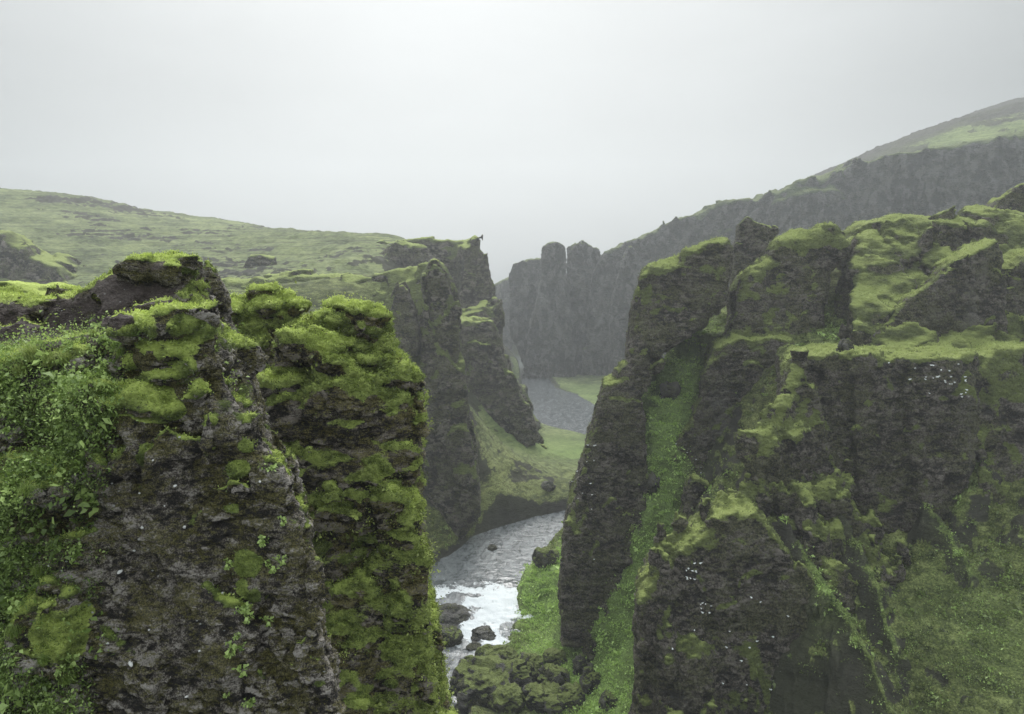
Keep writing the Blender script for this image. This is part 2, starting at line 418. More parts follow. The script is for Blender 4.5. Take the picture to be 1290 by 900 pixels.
    q = V.astype(np.float32)
    b1 = fbm(q/np.float32(sc[1]*1.3), 4, seed+41); b2 = fbm(q/np.float32(sc[2]*1.2), 3, seed+47)
    moss = ss(moss_lo-.28, moss_lo+.28, nzv+.34*b1+.24*b2+bias)
    if vegf is not None: moss = np.clip(moss+vegf(q, nzv), 0, 1)
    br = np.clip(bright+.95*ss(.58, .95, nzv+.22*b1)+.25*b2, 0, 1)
    for b_ in bl:
        e = np.sqrt((((V-b_.c)/b_.rad)**2).sum(1)); kk = ss(1.35, 1.0, e+.3*b2)*ss(-.75, -.35, Nv[:, 2])
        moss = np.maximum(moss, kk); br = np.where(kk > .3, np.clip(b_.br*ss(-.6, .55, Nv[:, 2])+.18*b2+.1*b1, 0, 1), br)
    for p_ in prims:
        if isinstance(p_, Tent):
            dd = np.full(len(V), 99.)
            for a_, b_ in zip(p_.p[:-1], p_.p[1:]):
                e = b_-a_; t = np.clip(((V-a_)@e)/(e@e), 0, 1); dd = np.minimum(dd, np.linalg.norm(V-a_-t[:, None]*e, axis=1))
            kk = ss(2.1, .8, dd+.8*b2)*ss(-.2, .25, nzv); moss = np.maximum(moss, kk); br = np.maximum(br, kk*np.clip(.65+.3*b1, 0, 1))
    ea = np.zeros(len(V))
    if earth is not None:
        ea = ss(9, -9, box_px(V, earth)+14*b2+9*b1)*ss(.0, .3, nzv)*((Ns*(V-CAM)).sum(1) < 0); moss = moss*(1-ea)
    # fine relief: blocks and ledges on rock, pillows on moss
    if front:       # one more level where the surface faces the path side
        Q2 = (Ns[Q[:, 0]]*(V[Q[:, 0]]-CAM)/np.linalg.norm(V[Q[:, 0]]-CAM, axis=1, keepdims=True)).sum(1) < .35
        Qb = Q[~Q2]; Vf, Qf = subdiv(np.concatenate([V, Ns, moss[:, None], br[:, None], ea[:, None]], 1), Q[Q2])
        used_ = np.zeros(len(Vf), bool); used_[Qf] = True; used_[Qb] = True; mp_ = np.cumsum(used_)-1
        Vf = Vf[used_]; Q = np.concatenate([mp_[Qf], mp_[Qb]]); V, Ns, moss, br, ea = Vf[:, :3], Vf[:, 3:6], Vf[:, 6], Vf[:, 7], Vf[:, 8]
        q = V.astype(np.float32)
    s2 = np.float32(sc[2])
    wq = q+np.stack([vnoise(q/(s2*1.5), seed+6), vnoise(q/(s2*1.5), seed+7), .4*vnoise(q/(s2*1.5), seed+8)], 1)*s2*np.float32(.4)
    fv, f1, f2 = cells(wq*np.array([1, 1, zs], np.float32)/s2, seed+3)
    gv, g1, g3 = cells(wq*np.array([1, 1, zs*.9], np.float32)/(s2*np.float32(.42)), seed+4)
    crack = ss(0, .14, f2-f1)+.5*ss(0, .16, g3-g1)
    g2 = fbm(q/(s2*np.float32(.35)), 3, seed+61)
    g4 = fbm(q*np.array([1, 1, 1.5], np.float32)/(s2*np.float32(1.6)), 5, seed+66, g=.6, ridged=True); blk = blocky*(.5+.5*ss(-.25, .35, vnoise(q/(s2*4), seed+68)))
    rockd = relief*fine*sc[2]*(blk*(.6*fv+.26*gv+.13*(crack-1.5))+.3*g2+.65*(g4-.2))
    _, m1, _ = cells(wq*np.array([1, 1, 1.4], np.float32)/(s2*np.float32(.85)), seed+13)
    _, m2, _ = cells(wq*np.array([1, 1, 1.4], np.float32)/(s2*np.float32(.32)), seed+14)
    mossd = pillow*fine*sc[2]*(1.1*(1-np.clip(m1, 0, 1)**2)-.6+.55*(1-np.clip(m2, 0, 1)**2)-.3)+.35*fine*sc[2]*g2
    rockd = np.where(ea > .01, rockd*(1-.55*ea), rockd)
    V = V+Ns*(rockd*(1-moss)+mossd*moss+.12*fine*sc[2]*moss)[:, None]
    tone = np.clip(.5+blk*(.6*fv+.45*gv+.35*np.minimum(crack-1.3, 0))+.3*(g4-.3), 0, 1)
    pv = np.zeros(len(V))
    for (px, py, Yp, rx, rz, s_) in pale:
        c = V[hit(V, px, py, 6)]; dd = ((V[:, 0]-c[0])/rx)**2+((V[:, 1]-c[1])/(rx*5))**2+((V[:, 2]-c[2])/rz)**2
        pv += s_*np.exp(-dd*1.2); print('  pale', (px, py), c.round(1), pv.max().round(2), moss[dd < .5].mean().round(2))
    fl = np.zeros(len(V)) if film is None else film(q)
    at_ = dict(moss=moss, bright=br, pale=np.clip(pv, 0, 1), film=fl, tone=tone, earth=ea)
    ml = avgattr(moss, Q, len(V), 6); fm = ml[Q].mean(1) > split
    em = ea[Q].mean(1) > .5; fm &= ~em
    if em.any():
        le = components(Q, em, len(V)); u, c = np.unique(le[em], return_counts=True); em &= le == u[c.argmax()]
    lab = components(Q, fm, len(V)); u, c = np.unique(lab[fm], return_counts=True)
    big = u[np.argsort(-c)][:40]; cb = np.sort(c)[::-1][:40]; big = big[cb > max(120, .0015*len(Q))]
    rockm = ~(fm & np.isin(lab, big)) & ~em
    ctr = V.mean(0); ctr[2] = V[:, 2].min()
    root = bpy.data.objects.new(name, None); COL.objects.link(root); root.location = ctr
    def part(nm_, msk):
        v_, q_, a_ = sub(V, Q, msk, at_); return obj(nm_, mesh(nm_, v_-ctr, q_, mat, a_), root)
    lr = components(Q, rockm, len(V)); u, c = np.unique(lr[rockm], return_counts=True); main = u[c.argmax()]
    rest = rockm & (lr != main)
    part(rock_part, rockm & ~rest)
    if em.any(): part('bare_earth', em)
    if rest.any() and len(big):        # rock islands inside a moss patch belong to that patch
        vl_ = np.full(len(V), -1); mf = fm & np.isin(lab, big); vl_[Q[mf].ravel()] = np.repeat(lab[mf], 4)
        cu, ci = np.unique(lr[rest], return_inverse=True); best = np.full(len(cu), -1); np.maximum.at(best, ci, vl_[Q[rest]].max(1))
        fr = np.where(rest)[0]; lab[fr] = best[ci]; fm[fr[best[ci] >= 0]] = True
    for b_ in big: part(moss_part, (lab == b_) & fm)
    tag(root, label, cat, group)
    print('%-18s %7d verts  t=%.0f' % (name, len(V), time.time()-T0))
    return root, V, Q, at_, normals(V, Q)
HQ = 1.0      # voxel size factor

# ------------------------------------------------------------------ haze: the damp air of the canyon
hm = bpy.data.materials.new('haze'); hm.use_nodes = True; hn = hm.node_tree; hn.nodes.clear()
ho = hn.nodes.new('ShaderNodeOutputMaterial'); hv = hn.nodes.new('ShaderNodeVolumePrincipled')
hv.inputs['Color'].default_value = (.93, .96, .97, 1); hv.inputs['Density'].default_value = HAZE; hv.inputs['Anisotropy'].default_value = .4
hn.links.new(hv.outputs[0], ho.inputs['Volume'])
x0, x1, y0, y1, z0, z1 = -1560, 1560, -60, 1400, -16, 260
hb = np.array([[a, b, c] for a in (x0, x1) for b in (y0, y1) for c in (z0, z1)])
hq = np.array([[0, 1, 3, 2], [4, 6, 7, 5], [0, 4, 5, 1], [2, 3, 7, 6], [0, 2, 6, 4], [1, 5, 7, 3]])
tag(obj('haze', mesh('haze', hb, hq, hm, smooth=False)), kind='stuff')

# ------------------------------------------------------------------ river course and terrain
RIV = np.array([(-14, 60, 7), (-14, 100, 7), (-14.5, 118, 7.2), (-11.5, 132, 8.5), (-9.5, 145, 9.3), (-7, 163, 9.2), (0, 182, 8), (9, 193, 7.5), (24, 203, 9), (42, 216, 10), (56, 240, 11), (61, 270, 12), (56, 300, 13), (42, 322, 15), (29, 345, 16), (25, 378, 15), (20, 420, 14), (15.5, 450, 9.5), (12.5, 506, 9), (5, 578, 7), (-3, 650, 7), (-20, 720, 8), (-60, 800, 9), (-60, 1200, 12), (40, 2000, 14), (0, 3200, 14)], float)
def dens(P, n=12):
    P = np.asarray(P); t = np.arange(len(P)); tt = np.linspace(0, len(P)-1, (len(P)-1)*n+1)
    out = []
    for k in range(P.shape[1]):
        y = P[:, k]; m = np.gradient(y)
        i = np.minimum(tt.astype(int), len(P)-2); u = tt-i
        out.append((2*u**3-3*u**2+1)*y[i]+(u**3-2*u**2+u)*m[i]+(-2*u**3+3*u**2)*y[i+1]+(u**3-u**2)*m[i+1])
    return np.stack(out, 1)
RV = dens(RIV, 8)
def rz(y): return -2.6*(1-ss(131, 155, y))
def river_d(x, y):
    best = np.full(x.shape, 1e9)
    for a, b in zip(RV[:-1], RV[1:]):
        e = b[:2]-a[:2]; t = np.clip(((x-a[0])*e[0]+(y-a[1])*e[1])/(e@e), 0, 1)
        d = np.hypot(x-a[0]-e[0]*t, y-a[1]-e[1]*t)-(a[2]+(b[2]-a[2])*t)
        best = np.minimum(best, d)
    return best
PT = [  # (px, py, distance): points of the ground as seen in the photograph
 (-400, 225, 430), (-150, 236, 430), (0, 243, 425), (60, 247, 425), (150, 266, 420), (200, 281, 420), (290, 292, 400), (350, 290, 390), (400, 296, 380), (500, 298, 345), (588, 303, 312),
 (-300, 262, 700), (0, 270, 700), (300, 320, 700), (500, 340, 700), (560, 350, 560), (585, 340, 450), (580, 330, 380),
 (-200, 300, 330), (0, 285, 345), (60, 290, 340), (200, 312, 325), (110, 372, 240), (300, 335, 290), (400, 325, 300), (480, 333, 270), (545, 330, 300), (250, 360, 250), (0, 420, 200), (-200, 420, 200),
 (490, 353, 218), (540, 340, 205), (400, 352, 225), (300, 358, 235), (420, 450, 180), (300, 520, 130), (200, 560, 120), (0, 560, 120), (-300, 560, 120), (480, 600, 165),
 (600, 400, 300), (640, 500, 304), (672, 552, 300), (620, 440, 420), (640, 455, 620), (630, 450, 720), (610, 420, 620),
 (682, 549, 310), (672, 533, 336), (660, 528, 345), (662, 506, 398), (655, 490, 442), (648, 474, 508), (640, 460, 575), (650, 515, 375), (640, 500, 400),
 (590, 515, 225), (620, 548, 240), (640, 547, 246), (665, 560, 245), (700, 582, 236), (735, 596, 228), (600, 560, 210), (640, 580, 212), (690, 610, 210), (715, 625, 208), (640, 625, 196), (690, 648, 201), (715, 652, 204),
 (665, 560, 275), (700, 562, 285), (740, 576, 262), (640, 525, 270), (735, 560, 295),
 (560, 640, 182), (545, 690, 170), (590, 675, 186), (540, 720, 164), (620, 668, 190),
 (665, 712, 161), (712, 690, 163), (700, 720, 150), (690, 760, 145), (649, 796, 141), (668, 716, 151), (682, 728, 147), (676, 765, 143), (690, 790, 139), (720, 795, 132), (675, 800, 136), (760, 835, 118), (660, 832, 124), (590, 845, 122), (780, 890, 106), (700, 880, 111), (610, 890, 112), (800, 980, 92),
 (815, 790, 120), (822, 720, 124), (826, 650, 129), (826, 600, 132), (840, 520, 136), (860, 470, 139), (885, 430, 142), (910, 392, 148), (930, 345, 160), (960, 350, 165), (1000, 350, 175),
 (745, 480, 470), (705, 484, 455), (730, 505, 410), (757, 516, 385), (780, 484, 470), (850, 480, 470), (760, 560, 350), (800, 560, 330), (820, 560, 280), (830, 560, 220), (800, 600, 200), (900, 470, 250), (1000, 440, 250), (1200, 420, 250), (1500, 400, 250), (900, 480, 330), (1100, 430, 330), (1400, 380, 350),
 (800, 330, 620), (900, 275, 600), (1000, 243, 580), (1075, 212, 560), (1100, 208, 520), (1180, 188, 500), (1290, 160, 480), (1400, 140, 470), (1100, 190, 640), (1150, 172, 660), (1220, 145, 680), (1290, 124, 700), (1500, 70, 700), (1600, 40, 900), (1290, 126, 900), (1100, 220, 900), (900, 300, 900),
 (930, 580, 110), (900, 610, 111), (960, 545, 113), (860, 690, 112), (830, 760, 104), (790, 900, 104),
 (1010, 440, 119), (1080, 436, 122), (1065, 415, 128), (1060, 350, 138), (1150, 310, 146), (1250, 295, 148), (1240, 440, 121), (1100, 300, 175), (1290, 290, 180), (1500, 270, 170),
 (1290, 450, 112), (1300, 560, 101), (1240, 640, 98), (1290, 640, 94), (1150, 660, 98), (1060, 690, 96), (1200, 700, 93), (1100, 760, 88), (1180, 800, 82), (1290, 760, 84), (1290, 880, 75), (1200, 900, 76), (1120, 900, 78), (1120, 1000, 66), (1300, 1050, 62), (1500, 800, 75), (1500, 500, 100), (1000, 1000, 72),
 (560, 900, 60), (300, 900, 60), (0, 900, 60), (-300, 700, 60),
]
PP = np.array([at(*p) for p in PT])
PP = np.concatenate([PP, [(-900, 900, 60), (900, 900, 150), (0, 1500, -3), (-1500, 1600, 20), (1500, 1600, 60), (0, 3000, -6), (-2600, 3000, -4), (2600, 3000, 0), (-60, 40, 10), (60, 40, 10), (-500, 60, 60), (500, 60, 60), (-400, 900, 50)]])
def rbf_fit(P):
    n = len(P); D = np.hypot(P[:, None, 0]-P[None, :, 0], P[:, None, 1]-P[None, :, 1])+np.eye(n)*0
    A = np.zeros((n+3, n+3)); A[:n, :n] = D-np.eye(n)*1.5; A[:n, n:] = A[n:, :n].T[:n] if False else np.c_[np.ones(n), P[:, :2]]; A[n:, :n] = A[:n, n:].T
    return np.linalg.solve(A, np.r_[P[:, 2], 0, 0, 0])
RW = rbf_fit(PP)
SPURS = [Tent([(803, 790, 116), (808, 750, 118), (816, 700, 121), (819, 650, 123), (825, 600, 125), (832, 550, 128), (838, 520, 130)], 1.5, 3.0, 3.0, 25),
         Tent([(834, 530, 129), (840, 500, 131), (862, 460, 135), (888, 420, 140), (914, 390, 146)], 4.4, 3.0, 2.6, 20),
         Tent([(1022, 570, 97), (1045, 615, 94), (1075, 672, 90), (1105, 735, 86), (1135, 860, 78)], .2, 2.4, 1.5, 20),
         Tent([(1165, 628, 96), (1190, 664, 93), (1225, 725, 88)], .2, 2.4, 1.5, 15),
         Tent([(1262, 540, 103), (1238, 590, 99), (1205, 640, 96)], .4, 1.8, 1.8, 12),
         Tent([(985, 655, 90), (1030, 722, 85), (1075, 790, 80), (1118, 885, 74)], .2, 2.4, 1.3, 20)]
def terrain(x, y, full=True):
    n = len(PP); z = np.zeros(x.shape)
    for i in range(n): z += RW[i]*np.hypot(x-PP[i, 0], y-PP[i, 1])
    z += RW[n]+RW[n+1]*x+RW[n+2]*y
    for s_ in SPURS: z = smax(z, s_.height(x, y), .8)
    d = river_d(x, y); wz = rz(y)
    p = np.stack([x, y, 0*x], 1).astype(np.float32)
    far = ss(4, 40, d)
    z = z+far*(3.2*fbm(p/40, 4, 3)+1.0*ss(120, 260, y)*fbm(p/11, 3, 8, ridged=True))
    if full:
        z = z+ss(1, 10, d)*(.9*fbm(p/6, 4, 12)+1.3*ss(130, 100, y)*ss(6, 25, x)*fbm(p/4.5, 4, 18, ridged=True)+.32*fbm(p/1.6, 3, 22)+.45*ss(130, 95, y)*(1-np.clip(cells(p/1.9, 4)[1], 0, 1)**2))+ss(0, 4, d)*.25*fbm(p/2.5, 2, 15)
        # sheep-track terraces on the grass
        z = z+ss(3, 12, d)*.10*np.sin((z+1.6*fbm(p/9, 3, 33))*3.4)
    d = d+1.6*fbm(p/9, 3, 50)+.5*fbm(p/2, 2, 51)
    bank = np.maximum(z, wz+.25+.05*d)
    return np.where(d < 0, wz-1.2, wz-1.2+(bank-wz+1.2)*ss(-.5, 2.2, d)), d
rows = np.concatenate([np.geomspace(56, 330, 430), np.geomspace(331, 760, 200)[1:], np.geomspace(770, 1380, 30)])
us = np.concatenate([np.linspace(-1.05, -.66, 40)[:-1], np.linspace(-.66, .66, 620), np.linspace(.66, 1.05, 40)[1:]])
GY, GU = np.meshgrid(rows, us, indexing='ij'); GX = GU*GY
z, dr = terrain(GX.ravel(), GY.ravel()); 
V = np.stack([GX.ravel(), GY.ravel(), z], 1); nr_, nc = GX.shape
ii = (np.arange(nr_-1)[:, None]*nc+np.arange(nc-1)[None, :]).ravel()
Q = np.stack([ii, ii+1, ii+nc+1, ii+nc], 1)
NV = normals(V, Q)
q = V.astype(np.float32); b1 = fbm(q/9, 4, 71); b2 = fbm(q/2.5, 3, 72)
grass = ss(.34, .62, NV[:, 2]+.22*b1+.12*b2)
grass *= ss(.3, 3.0, dr+1.2*b2)
grass *= 1-.85*ss(90, 160, V[:, 0])*ss(500, 540, V[:, 1])
band = fbm(np.stack([q[:, 0]/34, q[:, 1]/34, q[:, 2]/9], 1), 4, 77)      # broken rock bands in the steeper hillside
grass *= 1-ss(-.02, .18, band+.25*b2)*ss(170, 230, V[:, 1])*ss(.99, .93, NV[:, 2])*.95
grass *= 1-ss(.05, .3, b1+.4*b2)*ss(140, 110, V[:, 1])*ss(.9, .7, NV[:, 2])*.8
past = ss(185, 250, V[:, 1]+30*b1)*(1-.75*ss(60, 140, V[:, 0])*ss(530, 580, V[:, 1]))
# rough broken relief where the ground is too steep for grass
fv, f1, f2 = cells(q*np.array([1, 1, .7], np.float32)/3.0, 5)
V = V+NV*((1-grass)*(.9*fv+.5*b2)*ss(1, 6, dr))[:, None]
lush = np.zeros(len(V))
for px, py, Y_, r_, s_ in [(845, 500, 138, 9, 1), (826, 600, 132, 5, 1.2), (824, 690, 127, 5, 1), (815, 790, 120, 6, 1.2), (770, 850, 115, 7, 1.4), (790, 890, 106, 9, 1.3), (730, 800, 131, 10, 1.1), (705, 710, 155, 12, .9), (680, 760, 146, 8, .8), (700, 830, 122, 8, .7), (740, 500, 420, 45, .4), (730, 565, 280, 30, .4), (700, 560, 270, 18, .3), (650, 545, 250, 10, .4), (1085, 428, 124, 6, .8), (1270, 790, 82, 10, .3), (640, 440, 640, 40, .4), (1050, 750, 84, 3, .5), (1180, 185, 500, 60, .2)]:
    c = at(px, py, Y_); lush += s_*np.exp(-((V[:, 0]-c[0])**2+(V[:, 1]-c[1])**2)/r_**2)
for sp_ in SPURS[2:]:
    dd = np.full(len(V), 99.)
    for a_, b_ in zip(sp_.p[:-1], sp_.p[1:]):
        e = b_-a_; t = np.clip(((V-a_)@e)/(e@e), 0, 1); dd = np.minimum(dd, np.linalg.norm(V-a_-t[:, None]*e, axis=1))
    lush += .22*ss(1.6, .2, dd+1.0*b2+.8*b1)
lush = np.clip(lush*(1+.5*b1), 0, 1)

V0, Q0, DR0, GR0, LU0 = V, Q, dr, grass, lush
def ground_mat():
    m = M('ground_turf')
    n1 = m.noise(.05, 6, .6); n2 = m.noise(.5, 7, .68, st=(1, 1, 2.5)); n3 = m.noise(4, 4, .7); trk = m.noise(.35, 4, .6, st=(.12, .12, 5), dist=.4)
    g = m.ramp(m.math('ADD', m.math('MULTIPLY', n1, .2), m.math('ADD', m.math('MULTIPLY', n2, .4), m.math('MULTIPLY', n3, .4))), (.42, (.026, .030, .011)), (.5, (.10, .115, .036)), (.59, (.25, .275, .10)))
    g = m.mix(m.attr('past'), g, m.ramp(m.math('ADD', m.math('MULTIPLY', n1, .5), m.math('MULTIPLY', n2, .5)), (.40, (.045, .056, .024)), (.5, (.12, .142, .058)), (.60, (.21, .235, .10))))
    g = m.mix(m.rng(trk, .52, .62, 0, .55), g, (.035, .038, .016))
    lu = m.math('MULTIPLY', m.attr('lush'), m.rng(n2, .3, .5, .6, 1), True)
    g = m.mix(lu, g, m.ramp(n3, (.36, (.085, .135, .03)), (.64, (.25, .35, .10))))
    r = m.ramp(m.math('ADD', m.math('MULTIPLY', n2, .6), m.math('MULTIPLY', n3, .4)), (.3, (.018, .016, .014)), (.55, (.05, .045, .04)), (.75, (.10, .09, .08)))
    r = m.mix(m.rng(n1, .4, .6, 0, .5), r, (.045, .05, .02))
    k = m.rng(m.math('ADD', m.attr('grass'), m.math('MULTIPLY', m.math('SUBTRACT', n2, .5), .9)), .35, .6, 0, 1, True)
    k = m.math('MAXIMUM', k, m.math('MULTIPLY', lu, .9))
    nb = m.bump(m.math('ADD', n2, m.math('MULTIPLY', n3, .35)), 1.0, .8)
    return m.done(m.mix(k, r, g), .95, nb, .2)
MAT_G = ground_mat()
go = obj('terrain', mesh('terrain', V, Q, MAT_G, dict(grass=grass, lush=lush, past=past))); tag(go, kind='structure')
print('terrain', len(V), 't=%.0f' % (time.time()-T0))

# ------------------------------------------------------------------ water
def river_mesh():
    P = dens(RIV[:, :3], 60); P = P[P[:, 1] < 1200]
    t = np.gradient(P[:, :2], axis=0); t /= np.linalg.norm(t, axis=1, keepdims=True); nn = np.stack([t[:, 1], -t[:, 0]], 1)
    k = np.linspace(-1, 1, 61); W = P[:, 2]+5
    X = P[:, 0, None]+nn[:, 0, None]*k*W[:, None]; Y = P[:, 1, None]+nn[:, 1, None]*k*W[:, None]
    x, y = X.ravel(), Y.ravel(); p = np.stack([x, y, 0*x], 1).astype(np.float32)
    rap = ss(127, 134, y)*(1-ss(145, 165, y))+.35*(1-ss(112, 130, y))
    z = rz(y)+.06*fbm(p/np.array([1.5, .8, 1], np.float32), 3, 80)+rap*(.55*fbm(p/3.5, 3, 81, ridged=True)+.25*fbm(p/1., 2, 82))
    foam = rap*ss(-.5, .3, fbm(p/np.array([3.5, 2.2, 1], np.float32), 4, 84)+.55*np.exp(-((x+3)/6)**2)*np.exp(-((y-147)/7)**2)*1.4-.15)
    edge = ss(.62, .95, np.abs(np.tile(k, len(P))))
    n, c = X.shape; ii = (np.arange(n-1)[:, None]*c+np.arange(c-1)[None, :]).ravel()
    return np.stack([x, y, z], 1), np.stack([ii, ii+c, ii+c+1, ii+1], 1)[:, ::-1], foam
m = M('river_water')
n1 = m.noise(.9, 4, .6, st=(1, .45, 1)); n2 = m.noise(4.5, 3, .6, st=(1, .5, 1)); n3 = m.noise(.12, 3, .5)
fo = m.attr('foam'); fo = m.rng(m.math('ADD', fo, m.math('MULTIPLY', m.math('SUBTRACT', m.noise(1.3, 7, .75, st=(1, .6, 1), dist=.6), .5), 2.2)), .35, .7, 0, 1, True)
rif = m.math('MULTIPLY', m.rng(m.noise(.7, 6, .75, st=(.5, 1.4, 1)), .63, .72), m.rng(n3, .5, .6))
fo2 = m.math('MAXIMUM', fo, m.math('MULTIPLY', rif, .75))
wc = m.mix(m.rng(m.noise(.5, 6, .7, st=(1, .35, 1), dist=1.2), .35, .65), (.05, .055, .057), (.19, .20, .205))
nb = m.bump(n1, .35, .5); nb = m.bump(n2, .12, .6, nb)
MAT_W = m.done(m.mix(fo2, wc, (.60, .62, .63)), m.rng(fo2, 0, 1, .12, .8), nb, .5)
Vw, Qw, fw = river_mesh()
wf = fw[Qw].mean(1) > .5
for nm_, msk, kd in (('river', ~wf, 'structure'), ('white_water', wf, 'stuff')):
    v_, q_, a_ = sub(Vw, Qw, msk, dict(foam=fw)); tag(obj(nm_, mesh(nm_, v_, q_, MAT_W, a_)), kind=kd)

# ------------------------------------------------------------------ right side of the gorge
A_ = dict(amp=(.8, .5), sc=(10, 3.6, 1.4), fine=.42, bright=.2, strat=.24, blocky=.5, k=.6)
P_ = lambda pts, Y, f, b, kf=.12, kb=.15, sx=0, ky=0, r=1.0: Prism(pts, Y, f, b, kf, kb, sx, ky, r*.6)
OT = crag('rock_tower', [P_([(816, 345), (822, 338), (850, 330), (882, 320), (900, 312), (914, 306), (919, 325), (914, 374), (888, 404), (861, 424), (828, 442), (792, 464), (795, 440), (799, 400), (806, 372)], 128, .5, 9, .26, .3, .1, 0, 2.6),
                    P_([(779, 468), (786, 462), (800, 460), (832, 456), (799, 498), (808, 530), (806, 600), (798, 605), (760, 605), (768, 540), (778, 500)], 126, 2.5, 8, .08, .3, .1, 0, .8),
                    P_([(764, 484), (790, 478), (804, 520), (813, 600), (812, 680), (805, 730), (784, 806), (742, 808), (738, 790), (712, 795), (712, 700), (716, 650), (735, 590), (752, 530)], 125, 2.5, 9, .06, .3, .1, 0, .9),
                    P_([(760, 640), (778, 620), (790, 700), (785, 812), (742, 815), (745, 720)], 122, 1.5, 4, .06, .1, .1, 0, .8)],
     .42*HQ, MAT_MID, 'tall dark rock tower with stepped left edge rising from the right river bank', 'rock tower', bias=.07, seed=1, front=1, **A_)
OB = crag('rock_bluff', [P_([(914, 438), (926, 400), (929, 370), (945, 343), (972, 328), (982, 306), (1008, 291), (1048, 288), (1064, 298), (1061, 322), (1040, 345), (1032, 400), (1025, 433), (990, 436), (905, 436)], 131, 1, 10, .2, .3, .2, 0, 4.0),
                    P_([(840, 610), (853, 565), (869, 531), (886, 500), (902, 440), (930, 428), (1000, 432), (1060, 440), (1060, 520), (1000, 600), (930, 640), (870, 665), (852, 725), (826, 745), (825, 690), (832, 630)], 126, 1.5, 9, .08, .3, .2, 0, .9),
                    P_([(858, 660), (866, 612), (874, 600), (888, 608), (893, 640), (888, 690), (850, 720)], 114, 1.5, 3, .1, .1, .1, 0, .6)],
     .42*HQ, MAT_MID, 'broad rock bluff with pale streaked face between the green gully and the flat-topped cliff', 'rock bluff', bias=.07, seed=4, front=1, pale=[(905, 540, 121, 1.6, 6, .9), (900, 500, 121, 1.2, 3, .6), (975, 385, 128, 1.5, 6, .5), (875, 560, 121, 1.5, 3, .35)], **A_)
OC = crag('flat_topped_cliff', [P_([(988, 468), (1003, 455), (1060, 449), (1120, 451), (1222, 448), (1229, 470), (1229, 560), (1212, 645), (1160, 665), (1100, 710), (1050, 710), (1000, 690), (984, 600), (984, 520)], 101, 1, 20, .07, .2, .3, 0, .7),
                           P_([(1075, 452), (1150, 452), (1225, 450), (1229, 560), (1200, 650), (1140, 665), (1080, 690)], 99.5, 1, 12, .05, .2, .3, 0, .8),
                           P_([(1138, 452), (1224, 450), (1229, 560), (1205, 640), (1165, 640), (1140, 560)], 98.6, 1, 8, .04, .2, .3, 0, .9)],
     .38*HQ, MAT_MID, 'wide dark cliff with a level mossy top and white birds on its face', 'cliff', seed=8, front=1, bias=.12, pale=[(1222, 560, 97, .25, 6, .4), (1205, 500, 97, 1.5, 4, .2)], **A_)
OS = crag('rock_spur', [Tent([(1000, 462, 98.5), (985, 500, 96.5), (950, 570, 94), (905, 640, 91), (860, 690, 88), (822, 738, 86)], .3, 8, 2.2, 14),
                   P_([(812, 748), (850, 702), (905, 655), (950, 640), (985, 690), (1030, 738), (1070, 800), (1100, 860), (1122, 930), (1122, 1040), (860, 1040), (842, 930), (838, 880)], 87, 1.5, 9, .1, .2, .2, 0, 1.4),
                   P_([(806, 790), (813, 748), (835, 730), (845, 790), (842, 870), (836, 930), (820, 880), (806, 850)], 88, .8, 5, .05, .1, .2, 0, .7)],
     .34*HQ, MAT_MID, 'front rock spur with mossy crest line and bulging dark face at the frame bottom', 'rock spur', seed=12, front=1, bias=.08, pale=[(852, 890, 83, 1.0, 1.8, .8), (930, 885, 83, .5, 1.6, .5), (940, 630, 90, 1, 1.5, .3)], zmin=10, **A_)
OU = crag('upper_crag', [P_([(1060, 345), (1072, 308), (1087, 292), (1110, 287), (1150, 277), (1200, 269), (1245, 269), (1290, 276), (1420, 270), (1420, 470), (1050, 470)], 142, 0, 8, 1.35, .4, .3, 0, 1.0),
                    P_([(1170, 312), (1190, 290), (1240, 284), (1264, 300), (1257, 326), (1178, 324)], 134, 1, 5, .2, .3, .3, 0, 1.6),
                    P_([(1062, 330), (1068, 312), (1085, 296), (1098, 300), (1095, 330), (1075, 345)], 143, 3, 5, .2, .2, .3, 0, .6)],
     .5*HQ, MAT_MID, 'high mossy crag with bright green rounded crest above the flat-topped cliff', 'crag', seed=16, bias=.06, amp=(1.6, 1.4), sc=(11, 4.5, 1.6), fine=.42, strat=.35, bright=.08, blocky=.5)
OBu = crag('rock_buttress', [P_([(1086, 446), (1110, 412), (1150, 372), (1185, 352), (1202, 332), (1232, 312), (1256, 302), (1264, 330), (1257, 440), (1250, 470), (1086, 462)], 119, .8, 10, .12, .3, .3, 0, .8),
                       P_([(1252, 445), (1266, 340), (1300, 318), (1420, 310), (1420, 480), (1250, 480)], 121, .8, 8, .15, .3, .3, 0, .8)],
     .4*HQ, MAT_MID, 'pyramid-shaped bare rock buttress with pale streaks standing on the flat cliff top', 'rock buttress', seed=19, bias=-.05, pale=[(1225, 395, 117, 1.2, 7, .7), (1175, 420, 117, 1.5, 4, .5), (1140, 430, 117, 1.5, 3, .4), (1240, 350, 117, .8, 4, .5)], **A_)
OM = crag('mossy_bank', [P_([(1232, 452), (1262, 440), (1420, 436), (1420, 740), (1290, 700), (1245, 650), (1228, 600)], 104, 1, 10, .32, .3, .4, 0, 1)],
     .42*HQ, MAT_MID, 'steep moss-covered bank at the right frame edge beside the flat-topped cliff', 'rock bank', seed=23, bias=.12, **A_)
crag('rock_pinnacle', [P_([(922, 352), (926, 312), (932, 286), (940, 277), (950, 283), (972, 288), (977, 290), (976, 312), (971, 345), (968, 420), (920, 420)], 168, 2, 2.5, .04, .1, .2, 0, .3)],
     .26*HQ, MAT_MID, 'small square-topped rock pinnacle poking up behind the tower and the bluff', 'rock pinnacle', seed=26, bias=-.05, amp=(.3, .35), sc=(8, 3, 1.2), fine=.3, strat=.2, k=.4, col_=.2)
